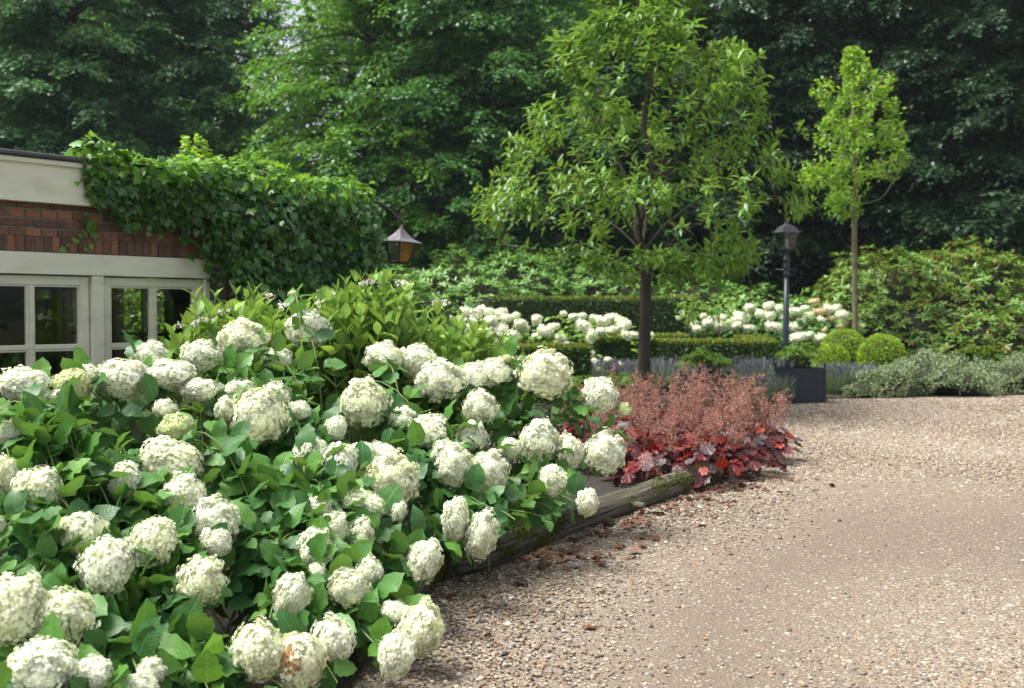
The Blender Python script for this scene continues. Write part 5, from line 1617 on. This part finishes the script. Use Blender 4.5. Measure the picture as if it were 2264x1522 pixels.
Fs += [(3, 2, 1, 0), tuple(range(len(V) - 4, len(V)))]
rf = lp_part('lantern_roof', V, Fs, M['zinc'])
fin = [lathe([(.02, z3 + .02), (.035, z3 + .03), (.02, z3 + .045)], 10)]
for k in range(6):
    a = k * math.pi / 3
    fin.append(tube([(.02 * math.cos(a), .02 * math.sin(a), z3 + .035), (.045 * math.cos(a), .045 * math.sin(a), z3 + .06), (.045 * math.cos(a), .045 * math.sin(a), z3 + .075)], [.008, .009, .011], 5))
for sx in (-1, 1):
    for sy in (-1, 1): fin.append(tube([(sx * .165, sy * .165, z1), (sx * .17, sy * .17, z1 + .05)], [.012, .008], 6))
lp_part('finial', *join(fin), M['zinc'], rf)
lp_part('lamp_bulb', *lathe([(.02, z0 + .02), (.024, z0 + .03), (.024, z0 + .16), (.012, z0 + .18)], 10), M['bulb'])
lp_part('lantern_floor', *box(-hb_, hb_, -hb_, hb_, z0 - .006, z0 + .004), M['iron'])

# ------------------------------------------------------------------ planters with shrubs
def planter(c, rz, a, h, lab, plab, seed):
    root = empty('planter_box', (c[0], c[1], .016), lab, 'planter', 'dark wooden planters', rz=rz)
    t = .02
    for k, d in enumerate([(-a, a, -a, -a + t), (-a, a, a - t, a), (-a, -a + t, -a + t + .001, a - t - .001), (a - t, a, -a + t + .001, a - t - .001)]):
        bx('side_panel', (*d, .02, h), M['planter'], root, .003)
    for sx in (-1, 1):
        for sy in (-1, 1):
            bx('corner_post', tuple(sorted((sx * (a - .028), sx * (a + .008)))) + tuple(sorted((sy * (a - .028), sy * (a + .008)))) + (0, h + .03), M['planter'], root, .004)
            kn = link('knob', mk('knob', *lathe([(.009, h + .03), (.010, h + .04), (.02, h + .047), (.026, h + .062), (.021, h + .078), (.008, h + .086)], 12), smooth=True), M['planter'], root)
            kn.location = (sx * (a - .010), sy * (a - .010), 0)
    for k in range(4):
        rail = mk('rail', *box(-a + .03, a - .03, -a - .006, -a - .0005, h - .045, h - .004)); rail.transform(Matrix.Rotation(k * math.pi / 2, 4, 'Z'))
        link('rail', rail, M['planter'], root)
        rail = mk('rail', *box(-a + .03, a - .03, -a - .006, -a - .0005, .022, .06)); rail.transform(Matrix.Rotation(k * math.pi / 2, 4, 'Z'))
        link('rail', rail, M['planter'], root)
    ring = [(a + .022, .032 * math.cos(q), h * .55 + .032 * math.sin(q)) for q in np.linspace(0, 6.28, 16)]
    link('ring_handle', mk('ring_handle', *join([tube(ring, .007, 6), tube([(a - .002, 0, h * .55 + .035), (a + .03, 0, h * .55 + .035)], .014, 8)]), smooth=True), M['iron'], root)
    bx('potting_soil', (-a + t + .001, a - t - .001, -a + t + .002, a - t - .002, h - .10, h - .05), M['soil'], root)
    # shrub
    b = np.array([c[0], c[1], h - .04])
    pl = empty('potted_shrub', tuple(b), plab, 'shrub', 'young rhododendrons in planters')
    T, A, Nn, S, tw = [], [], [], [], []
    rg = np.random.default_rng(seed)
    for q in range(26):
        az = rg.uniform(0, 6.28); r = .30 * math.sqrt(rg.uniform()); hh = .12 + .30 * (1 - (r / .36) ** 2) * rg.uniform(.6, 1.1)
        p = b + [r * math.cos(az) * 1.15, r * math.sin(az) * 1.15, hh]
        tw.append(tube(bez((0, 0, 0), ((p - b)[0] * .4, (p - b)[1] * .4, hh * .6), p - b, 5), [.008, .007, .006, .005, .004], 4, False))
        axis = nrm(np.array([math.cos(az) * r * 2, math.sin(az) * r * 2, .8]))
        u = nrm(np.cross(axis, rg.normal(0, 1, 3))); v = np.cross(axis, u)
        for j in range(9):
            aa = j * .7 + rg.uniform(-.2, .2); rd = math.cos(aa) * u + math.sin(aa) * v; el = rg.uniform(.2, 1.3)
            T.append(p); A.append(nrm(rd + axis * el)); Nn.append(nrm(axis - rd * el * .7)); S.append(rg.uniform(.11, .17))
    leafy(pl, RHODO, frames(np.array(A), np.array(Nn), np.array(S)), np.array(T), M['lace_leaf'], 240)
    link('branches', mk('branches', *join(tw)), M['stem_brown'], pl, kind='stuff')


planter(P(1768, 850, 17.95), R_(9), .31, .565, 'dark square planter at the gravel edge by the lamp post', 'glossy leaved shrub in the planter by the lamp post', 5)
planter(P(1557, 850, 16.2), R_(4), .30, .53, 'dark square planter half hidden behind the pink heuchera sprays', 'glossy leaved shrub in the planter behind the heucheras', 6)

# ------------------------------------------------------------------ trees: growth from tips
def grow(trunk, tips, rng, seg=.3, wob=.06, up=.0, fork=None, limbs=()):
    """connect each tip to the nearest part of the growing skeleton; returns chains and node radii"""
    pos = [np.array(p) for p in trunk]; par = [-1] + list(range(len(trunk) - 1))
    fork = np.array(fork if fork is not None else trunk[-1])
    first = [i for i, p in enumerate(trunk) if p[2] >= fork[2] - 1e-6]
    order = np.argsort(np.linalg.norm(tips - fork, axis=1))
    plen = [0.0] * len(trunk)
    tipnode = {}
    usable = list(first)
    for (i0, lp_) in limbs:                 # main limbs leaving the trunk at node i0
        prev = i0
        lp_ = np.array([trunk[i0]] + list(lp_))
        cl = np.concatenate([[0], np.cumsum(np.linalg.norm(np.diff(lp_, axis=0), axis=1))])
        nn_ = max(3, int(cl[-1] / seg))
        for d_ in np.linspace(0, cl[-1], nn_ + 1)[1:]:
            q = np.array([np.interp(d_, cl, lp_[:, a_]) for a_ in range(3)]) + rng.normal(0, .012, 3)
            pos.append(q); par.append(prev); plen.append(d_ * .5); prev = len(pos) - 1; usable.append(prev)
    for oi in order:
        t = tips[oi]
        Pn = np.array([pos[i] for i in usable])
        dv = t - Pn
        dist = np.linalg.norm(dv, axis=1)
        # prefer parents lower than the tip and reaching outwards
        cost = dist + 0.6 * np.maximum(0, Pn[:, 2] - t[2] + .05) + 0.12 * np.array([plen[i] for i in usable])
        i = usable[int(np.argmin(cost))]
        p = pos[i]; L = np.linalg.norm(t - p); n = max(2, int(L / seg) + 1)
        mid = (p + t) / 2 + rng.normal(0, wob * L, 3) + np.array([0, 0, up * L])
        c = bez(p, mid, t, n + 1)
        prev = i
        for q in c[1:]:
            pos.append(q); par.append(prev); plen.append(plen[prev] + L / n); prev = len(pos) - 1; usable.append(prev)
        tipnode[oi] = prev
    return np.array(pos), np.array(par), tipnode, plen


def skeleton_radii(pos, par, rt, pw=.5, trunk_r=None, ntrunk=0):
    n = len(pos); cnt = np.zeros(n)
    ch = np.zeros(n, int)
    for i in range(n):
        if par[i] >= 0: ch[par[i]] += 1
    cnt[ch == 0] = 1
    for i in range(n - 1, 0, -1): cnt[par[i]] += cnt[i]
    r = rt * np.maximum(cnt, 1) ** pw
    if trunk_r is not None: r = np.minimum(r, trunk_r)
    return r, ch


def chains(pos, par, r, ch):
    """split the skeleton in unbranched runs following the thickest child"""
    kids = {}
    for i in range(1, len(pos)): kids.setdefault(par[i], []).append(i)
    out, stack = [], [(0, None)]
    while stack:
        i, start = stack.pop()
        c = [] if start is None else [start]
        while True:
            c.append(i)
            k = kids.get(i, [])
            if not k: break
            k = sorted(k, key=lambda q: -r[q])
            for q in k[1:]: stack.append((q, i))
            i = k[0]
        out.append(c)
    return out


def build_wood(root, pos, par, r, ch, mat, nbranch=40, minr=.012, sides=8):
    b = np.array(root.location)
    cs = chains(pos, par, r, ch)
    main = cs[0]
    link('trunk', mk('trunk', *tube(pos[main] - b, r[main], 14), smooth=True), mat, root)
    rest = sorted(cs[1:], key=lambda c: -r[c[1]])
    tw = []
    for k, c in enumerate(rest):
        rr = r[c].copy(); rr[0] = rr[1]
        if k < nbranch and rr[1] > minr:
            link('branch', mk('branch', *tube(pos[c] - b, rr, sides, False), smooth=True), mat, root)
        else:
            tw.append(tube(pos[c] - b, rr, 4, False))
    if tw: link('twigs', mk('twigs', *join(tw), smooth=True), mat, root, kind='stuff')


# chestnut
TD = 16.0
base = P(1425, 800, TD); base[2] = 0.04
mx = lambda px, py, dd=0: P(px, py, TD + dd)
trunk = [base, mx(1424, 840), mx(1425, 760), mx(1427, 680), mx(1428, 610), mx(1420, 560), mx(1408, 505), mx(1432, 440)]
trunk = [np.array(t) for t in trunk]
LIMBS = [(4, [mx(1385, 575, -.3), mx(1330, 555, -.5), mx(1230, 520, -.7)]), (5, [mx(1385, 520, .2), mx(1320, 475, .5), mx(1210, 440, .8), mx(1130, 410, .9)]),
         (5, [mx(1375, 470, -.5), mx(1300, 400, -.9), mx(1220, 330, -1.1)]), (6, [mx(1400, 430, .4), mx(1365, 340, .6), mx(1300, 230, .7)]),
         (7, [mx(1446, 370, -.1), mx(1420, 270, .1), mx(1440, 160, .1), mx(1408, 50, .0), mx(1416, -60, 0)]), (6, [mx(1445, 440, -.3), mx(1490, 350, -.6), mx(1540, 250, -.7), mx(1570, 180, -.7)]),
         (5, [mx(1455, 510, .3), mx(1530, 450, .6), mx(1620, 390, .8), mx(1690, 350, .9)]), (4, [mx(1460, 560, -.2), mx(1530, 500, -.5), mx(1640, 460, -.8), mx(1720, 440, -.9)]),
         (4, [mx(1480, 570, .4), mx(1560, 560, .7), mx(1640, 545, .8)]), (5, [mx(1430, 480, 1.0), mx(1445, 400, 1.5), mx(1470, 330, 1.7)]), (5, [mx(1415, 490, -.8), mx(1400, 430, -1.4), mx(1410, 370, -1.7)])]
prof_y = np.array([-110, -40, 30, 100, 170, 200, 235, 300, 380, 450, 520, 565, 600])
prof_l = np.array([1310, 1265, 1235, 1195, 1190, 1215, 1130, 1085, 1025, 1010, 1050, 1190, 1320])
prof_r = np.array([1510, 1550, 1580, 1690, 1730, 1715, 1725, 1750, 1790, 1830, 1790, 1720, 1650])
tips = []
while len(tips) < 760:
    py = RNG.uniform(-75, 608); u = RNG.uniform(-1, 1)
    v = RNG.uniform(-1, 1)
    if u * u + v * v > 1: continue
    rr = math.sqrt(u * u + v * v)
    l, r = np.interp(py, prof_y, prof_l), np.interp(py, prof_y, prof_r)
    cx, hw = (l + r) / 2, (r - l) / 2
    if RNG.uniform() > (.06 + .94 * rr ** 1.9): continue
    dep = v * hw / 150
    if cx + u * hw > 1690 and py > 470: continue
    q = P(cx + u * hw * .95, py, TD + dep)
    if noise.noise(Vector((q[0] * .9, q[1] * .9, q[2] * 2.1)) + Vector((3, 1, 7))) < .03: continue
    tips.append(q)
tips = np.array(tips)
pos, par, tipn, plen = grow(trunk, tips, RNG, seg=.28, wob=.05, up=-.05, fork=trunk[4], limbs=LIMBS)
r, ch = skeleton_radii(pos, par, .0062, .44, .075)
r[:5] = [.125, .098, .09, .084, .082]
chest = empty('chestnut_tree', tuple(base), 'young chestnut tree with long toothed leaves behind the heuchera bed', 'tree')
build_wood(chest, pos, par, r, ch, M['bark_dark'], 60)
T, A, Nn, S = [], [], [], []
fork = trunk[5]
for oi, nd in tipn.items():
    p = pos[nd]; d = nrm(p - pos[par[nd]])
    out = nrm(p - np.array([trunk[4][0], TD, p[2] - .8]))
    d = nrm(d * .6 + out * .6 + [0, 0, .25])
    u = nrm(np.cross(d, RNG.normal(0, 1, 3))); v = np.cross(d, u)
    nl = RNG.integers(9, 14)
    for q in range(nl):
        a = q * 2.4 + RNG.uniform(-.3, .3); rd = math.cos(a) * u + math.sin(a) * v
        back = .30 * (q / nl) ** 1.2
        el = RNG.uniform(.25, .9) if q < 4 else RNG.uniform(-.05, .5)
        ax = nrm(rd + d * el + [0, 0, .10])
        T.append(p - d * back); A.append(ax); Nn.append(nrm([0, 0, 1] + d * .2 + RNG.normal(0, .25, 3))); S.append(RNG.uniform(.12, .20))
leafy(chest, CHEST, frames(np.array(A), np.array(Nn), np.array(S)), np.array(T), M['chest_leaf'], 300, rest='crown')

# young pale tree
YD = 23.2
base = P(1890, 700, YD); base[2] = .04
my = lambda px, py, dd=0: P(px, py, YD + dd)
trunk = [base, my(1891, 740), my(1890, 640), my(1889, 540), my(1889, 465), my(1890, 400), my(1888, 330), my(1886, 260), my(1884, 190), my(1886, 110)]
py_ = np.array([104, 130, 165, 200, 260, 330, 390, 430, 468])
pl_ = np.array([1870, 1858, 1790, 1782, 1768, 1762, 1770, 1790, 1860]); pr_ = np.array([1900, 1922, 1985, 1992, 2004, 2012, 2012, 1965, 1915])
tips = []
while len(tips) < 480:
    yy = RNG.uniform(104, 470); u = RNG.uniform(-1, 1); v = RNG.uniform(-1, 1)
    if u * u + v * v > 1: continue
    l, r_q = np.interp(yy, py_, pl_), np.interp(yy, py_, pr_)
    hw = (r_q - l) / 2
    q = P((l + r_q) / 2 + u * hw, yy, YD + v * hw / 103)
    if noise.noise(Vector(q) * 2.1 + Vector((5, 5, 2))) < .02: continue
    if yy > 380 and u > .35: continue
    qx = (l + r_q) / 2 + u * hw
    if yy < 225 and not (abs(qx - 1886) < 34 or (abs(qx - 1815) < 30 and yy > 168) or (abs(qx - 1955) < 34 and yy > 152)): continue
    tips.append(q)
bare = [my(1980, 395), my(1960, 425), my(1975, 372), my(1945, 440), my(1990, 380)]
ntip = len(tips)
tips = np.array(tips + bare)
pos, par, tipn, plen = grow(trunk, tips, RNG, seg=.25, wob=.05, up=-.08, fork=trunk[4])
r, ch = skeleton_radii(pos, par, .004, .44, .06)
r[:5] = [.075, .065, .06, .056, .052]
yt = empty('young_tree', tuple(base), 'slender young tree with pale yellow green leaves behind the box balls', 'tree')
build_wood(yt, pos, par, r, ch, M['bark_moss'], 30, .008)
T, A, Nn, S = [], [], [], []
for oi, nd in tipn.items():
    if oi >= ntip: continue
    p = pos[nd]; d = nrm(p - pos[par[nd]] + [0, 0, .1])
    for q in range(11):
        a = RNG.uniform(0, 6.28); rd = nrm(RNG.normal(0, 1, 3))
        T.append(p - d * RNG.uniform(0, .28) + RNG.normal(0, .03, 3)); A.append(nrm(rd + d * .5 + [0, 0, -.15])); Nn.append(nrm([0, -.2, 1] + RNG.normal(0, .5, 3))); S.append(RNG.uniform(.075, .125))
leafy(yt, SMALL, frames(np.array(A), np.array(Nn), np.array(S)), np.array(T), M['young_leaf'], 300, rest='crown')

# little rose trees inside the square hedge
for (px, ptop, lab) in [(1525, 672, 'little standard rose tree with a white bloom inside the square hedge'), (1590, 668, 'leafier little standard rose tree inside the square hedge')]:
    d = 22.6
    c = P(px, 700, d); c[2] = 0.045
    root = empty('rose_tree', tuple(c), lab, 'rose tree', 'little rose trees inside the square hedge')
    zc = P(px, ptop + 20, d)[2]
    link('trunk', mk('trunk', *tube([(0, 0, 0), (.01, 0, zc * .5), (0, 0, zc)], [.018, .015, .012], 6), smooth=True), M['stem_brown'], root)
    m = 190; a = nrm(RNG.normal(0, 1, (m, 3))); rr = RNG.uniform(.3, 1, (m, 1)) ** .6
    T = c + [0, 0, zc] + a * rr * [.30, .3, .28]
    leafy(root, SMALL, frames(nrm(a + RNG.normal(0, .5, (m, 3))), nrm(RNG.normal(0, .5, (m, 3)) + [0, 0, 1]), RNG.uniform(.06, .1, m)), T, M['lace_leaf'], 60)
    if ptop == 672:
        for q, (ax_, ay_, r0) in enumerate([(1508, 692, .045), (1500, 704, .04)]):
            p = P(ax_, ay_, d) - c
            link('bloom', FAR_HEADS['petal'][q], None, root, Matrix.Translation(Vector(p)) @ Matrix.Scale(r0 * 1.2, 4))

# ------------------------------------------------------------------ woodland trees
def beech_crown(seed, H, Rmax, nl, z0=.6, side=.66, lsz=(.115, .18)):
    """layered sprays of leaves along drooping limbs; facing mostly -Y"""
    rg = np.random.default_rng(seed)
    T, A, Nn, S, limbs = [], [], [], [], []
    for k in range(nl):
        h = z0 + (H - z0) * rg.uniform() ** 1.05
        t = (h - z0) / (H - z0)
        az = -math.pi / 2 + rg.normal(0, .95) if rg.uniform() < side else rg.uniform(0, 2 * math.pi)
        reach = Rmax * (np.interp(t, [0, .12, .35, .65, .85, 1], [.85, .98, 1.0, .88, .62, .2])) * rg.uniform(.45, 1.1)
        reach *= 1 + .28 * noise.noise(Vector((math.cos(az) * 1.3 + seed, math.sin(az) * 1.3, h * .45)))
        rise = rg.uniform(-.05, .42) * reach
        droop = rg.uniform(.05, .42) * reach
        d2 = np.array([math.cos(az), math.sin(az), 0])
        bend = np.array([-d2[1], d2[0], 0]) * reach * rg.normal(0, .16)
        p = bez((0, 0, h), d2 * reach * .5 + bend + [0, 0, h + rise], d2 * reach - bend * .5 + [0, 0, h + rise - droop], 14)
        limbs.append(p)
        tan = nrm(np.gradient(p, axis=0))
        nsp = int(6 + reach * 4.6)
        for q in range(nsp):
            s = .22 + .78 * (q + rg.uniform(.1, .9)) / nsp
            i = min(12, int(s * 13)); c = p[i] + (p[i + 1] - p[i]) * (s * 13 - i)
            sd = np.cross(tan[i], [0, 0, 1]) * (1 if q % 2 else -1)
            dirn = nrm(sd * rg.uniform(.4, 1.1) + tan[i] * rg.uniform(.5, 1.0) + [0, 0, rg.uniform(-.45, .25)] + rg.normal(0, .15, 3))
            L = rg.uniform(.5, 1.15) * (1.1 - .35 * s)
            upn = nrm(np.array([0, 0, 1.0]) + rg.normal(0, .30, 3))
            lat = nrm(np.cross(dirn, upn))
            n_ = int(13 * L / .7) + 3
            f = (np.arange(n_) + .6)[:, None] / n_
            w = .24 * np.sin(math.pi * np.minimum(1, .25 + f * .75)) + .04
            cc = c + dirn * L * f + lat * w * rg.uniform(-1, 1, (n_, 1)) + upn * rg.normal(0, .05, (n_, 1)) + np.array([0, 0, -1.0]) * .18 * f * f * L
            T.append(cc)
            A.append(dirn + lat * rg.uniform(-.9, .9, (n_, 1)) + rg.normal(0, .18, (n_, 3)) + np.array([0, 0, -.18]))
            Nn.append(upn + rg.normal(0, .34, (n_, 3))); S.append(rg.uniform(*lsz, n_))
    return np.concatenate(T), nrm(np.concatenate(A)), nrm(np.concatenate(Nn)), np.concatenate(S), limbs


CROWN = []
for k, (H, Rm_, nl_) in enumerate([(15.5, 4.8, 300), (14.0, 4.4, 280), (16.5, 5.2, 310), (15.0, 4.6, 290)]):
    T, A, Nn, S, limbs = beech_crown(700 + k, H, Rm_, nl_)
    pk = RNG.integers(0, 2, len(T))
    Rm = frames(A, Nn, S)
    crown = scatter_mesh('crown', KITE, pk, Rm, T, M['beech_a'])
    lm = mk('branches', *join([tube(p[::2], np.linspace(.055, .012, len(p[::2])), 5, False) for p in limbs]), smooth=True)
    lm.materials.append(M['bark_dark'])
    tm = mk('trunk', *tube([(0, 0, 0), (.05, .02, H * .3), (-.04, .05, H * .6), (0, 0, H * .97)], [.34, .27, .17, .03], 12), smooth=True)
    tm.materials.append(M['bark_dark'])
    CROWN.append((crown, lm, tm))


def wood_tree(k, x, y, rz, s, matn, lab, grp):
    root = empty('beech_tree', (x, y, 0), lab, 'tree', grp)
    cr, lm, tm = CROWN[k]
    Mx = Matrix.Rotation(rz, 4, 'Z') @ Matrix.Diagonal((s, s, s, 1))
    o = link('crown', cr, None, root, Mx, kind='stuff')
    if matn != 'beech_a':
        o.material_slots[0].link = 'OBJECT'; o.material_slots[0].material = M[matn]
    link('branches', lm, None, root, Mx, kind='stuff'); link('trunk', tm, None, root, Mx)


GRPW = 'trees at the wood edge'
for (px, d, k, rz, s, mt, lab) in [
    (-150, 36, 0, .3, 1.0, 'beech_hazed', 'tall woodland tree behind the house roof, farthest from the garden'),
    (170, 35, 1, -.2, 1.05, 'beech_hazed', 'tall haze tinted woodland tree rising behind the house roof'),
    (430, 38, 2, .1, .98, 'beech_hazed', 'tall dark woodland tree behind the ivy covered roof'),
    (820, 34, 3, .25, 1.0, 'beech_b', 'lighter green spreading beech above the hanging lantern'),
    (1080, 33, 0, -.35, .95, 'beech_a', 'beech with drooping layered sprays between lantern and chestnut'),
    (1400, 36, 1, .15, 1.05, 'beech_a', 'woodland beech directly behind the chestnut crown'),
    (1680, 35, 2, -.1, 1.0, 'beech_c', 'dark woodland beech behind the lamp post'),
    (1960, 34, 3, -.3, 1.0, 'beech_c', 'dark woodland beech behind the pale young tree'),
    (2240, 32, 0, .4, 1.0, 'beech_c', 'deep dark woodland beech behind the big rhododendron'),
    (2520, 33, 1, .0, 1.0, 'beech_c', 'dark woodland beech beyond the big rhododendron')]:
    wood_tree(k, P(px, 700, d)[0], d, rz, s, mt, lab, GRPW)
DEEP = ['at the end of the wood beyond the house', 'showing behind the haze tinted tree above the roof', 'next to the bright sky gap above the ivy', 'between the lighter beech and the chestnut',
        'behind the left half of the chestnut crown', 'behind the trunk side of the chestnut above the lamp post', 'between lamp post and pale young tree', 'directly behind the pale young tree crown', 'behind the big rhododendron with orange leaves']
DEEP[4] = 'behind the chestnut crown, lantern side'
for j, (px, d, k, rz, s, mt) in enumerate([(-260, 45, 2, .5, 1.15, 'beech_a'), (60, 46, 3, -.4, 1.2, 'beech_hazed'), (330, 45, 0, .2, 1.2, 'beech_hazed'), (1000, 44, 1, 0, 1.25, 'beech_a'), (1260, 45, 2, .6, 1.2, 'beech_c'), (1560, 44, 3, -.5, 1.2, 'beech_c'), (1850, 44, 0, .1, 1.2, 'beech_c'), (2120, 43, 1, -.3, 1.2, 'beech_c'), (2400, 43, 2, .3, 1.2, 'beech_c')]):
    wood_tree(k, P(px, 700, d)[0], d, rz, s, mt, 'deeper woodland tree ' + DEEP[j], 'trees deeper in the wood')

# the wood beyond: one dark mass of leaves and trunks
m = 75000
X = RNG.uniform(-34, 34, m); Y = RNG.uniform(50, 57, m); Zw = RNG.uniform(0, 1, m) * (19 + 3 * np.sin(X * .5))
gap = np.abs(X / Y - (645 - 1132) / FPX) < .012
ok = ~(gap & (Zw > 13))
T = np.stack([X, Y, Zw], 1)[ok]; m = len(T)
wd = empty('woodland', (0, 53, 0), 'dark mass of the wood beyond the front trees', 'woodland')
wd['kind'] = 'stuff'
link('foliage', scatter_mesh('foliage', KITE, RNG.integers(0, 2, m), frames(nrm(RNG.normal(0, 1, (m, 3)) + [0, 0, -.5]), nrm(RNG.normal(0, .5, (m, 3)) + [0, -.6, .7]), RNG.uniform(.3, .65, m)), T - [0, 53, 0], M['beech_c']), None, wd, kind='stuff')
tr = []
for k in range(40):
    x, y = RNG.uniform(-34, 34), RNG.uniform(-4, 3); tr.append(tube([(x, y, 0), (x + RNG.normal(0, .3), y, 9), (x + RNG.normal(0, .5), y, 19)], [.3, .22, .08], 8, False))
link('trunks', mk('trunks', *join(tr), smooth=True), M['bark_dark'], wd, kind='stuff')

# sapling showing above the ivy behind the house
sd = 15.2
c = P(435, 700, sd); c[2] = 0
sap = empty('sapling', tuple(c), 'bright green sapling top showing above the ivy behind the roof', 'tree')
zt_ = P(435, 305, sd)[2]
link('trunk', mk('trunk', *tube([(0, 0, 0), (.05, 0, zt_ * .5), (0, 0, zt_ * .93)], [.04, .03, .008], 8), smooth=True), M['stem_brown'], sap)
m = 900
hh = RNG.uniform(.55, 1, m); a = RNG.uniform(0, 6.28, m); rr = .75 * np.sqrt(RNG.uniform(0, 1, m)) * np.interp(hh, [.55, .8, 1], [1, .7, .12])
T = c + np.stack([rr * np.cos(a), rr * np.sin(a), hh * zt_], 1)
leafy(sap, SMALL, frames(nrm(np.stack([np.cos(a), np.sin(a), RNG.normal(.2, .4, m)], 1)), nrm(RNG.normal(0, .4, (m, 3)) + [0, -.2, 1]), RNG.uniform(.07, .12, m)), T, M['young_leaf'], 200, rest='crown', weight=np.where(T[:, 2] > 2.9, 1, .01))

# ------------------------------------------------------------------ fallen leaves along the log
FALL = []
for k in range(4):
    t = (IVY if k < 2 else HYD)[k]
    V = t.V.copy(); V[:, 2] = np.random.default_rng(k).normal(0, .05, len(V)) + .18 * V[:, 0] ** 2 * (1 if k % 2 else 2.2) + .10 * (V[:, 1] - .5) ** 2
    FALL.append(Tpl(V, t.F, t.UV))
def near_log(x, y):
    return loose_at(np.array([x]), np.array([y]))[0]
made = 0
while made < 240:
    if RNG.uniform() < .82:
        i = RNG.integers(30, len(log_c)); x, y = log_c[i, 0] + .12 + RNG.exponential(.22), log_c[i, 1] - RNG.exponential(.12)
    else:
        q = G(RNG.uniform(950, 1900), RNG.uniform(1030, 1480)); x, y = q[0], q[1]
        if RNG.uniform() > near_log(x, y) ** 2: continue
    if in_poly(np.array([x]), np.array([y]), bed_poly)[0]: continue
    me = FALL[RNG.integers(4)].get_mesh('fallen_leaf', M['dry_leaf'])
    o = link('fallen_leaf', me)
    o.location = (x, y, .02 + RNG.uniform(0, .012)); o.rotation_euler = (RNG.normal(0, .25), RNG.normal(0, .25), RNG.uniform(0, 6.28))
    s = RNG.uniform(.04, .085); o.scale = (s, s, s)
    tag(o, 'dry brown fallen leaf lying on the gravel', 'fallen leaf', 'fallen leaves along the log')
    made += 1

# ------------------------------------------------------------------ thin summer haze
hz_m, N, L, out = new_mat('haze')
pv = N.new('ShaderNodeVolumePrincipled')
pv.inputs['Color'].default_value = (0.80, 0.90, 1.0, 1)
pv.inputs['Density'].default_value = 0.00035
pv.inputs['Anisotropy'].default_value = 0.2
L.new(pv.outputs[0], out.inputs['Volume'])
hz = link('haze', mk('haze', *box(-201, 201, -61, 261, -1, 24)), hz_m)
tag(hz, 'thin bluish haze hanging in the air among the trees', 'haze', kind='stuff')
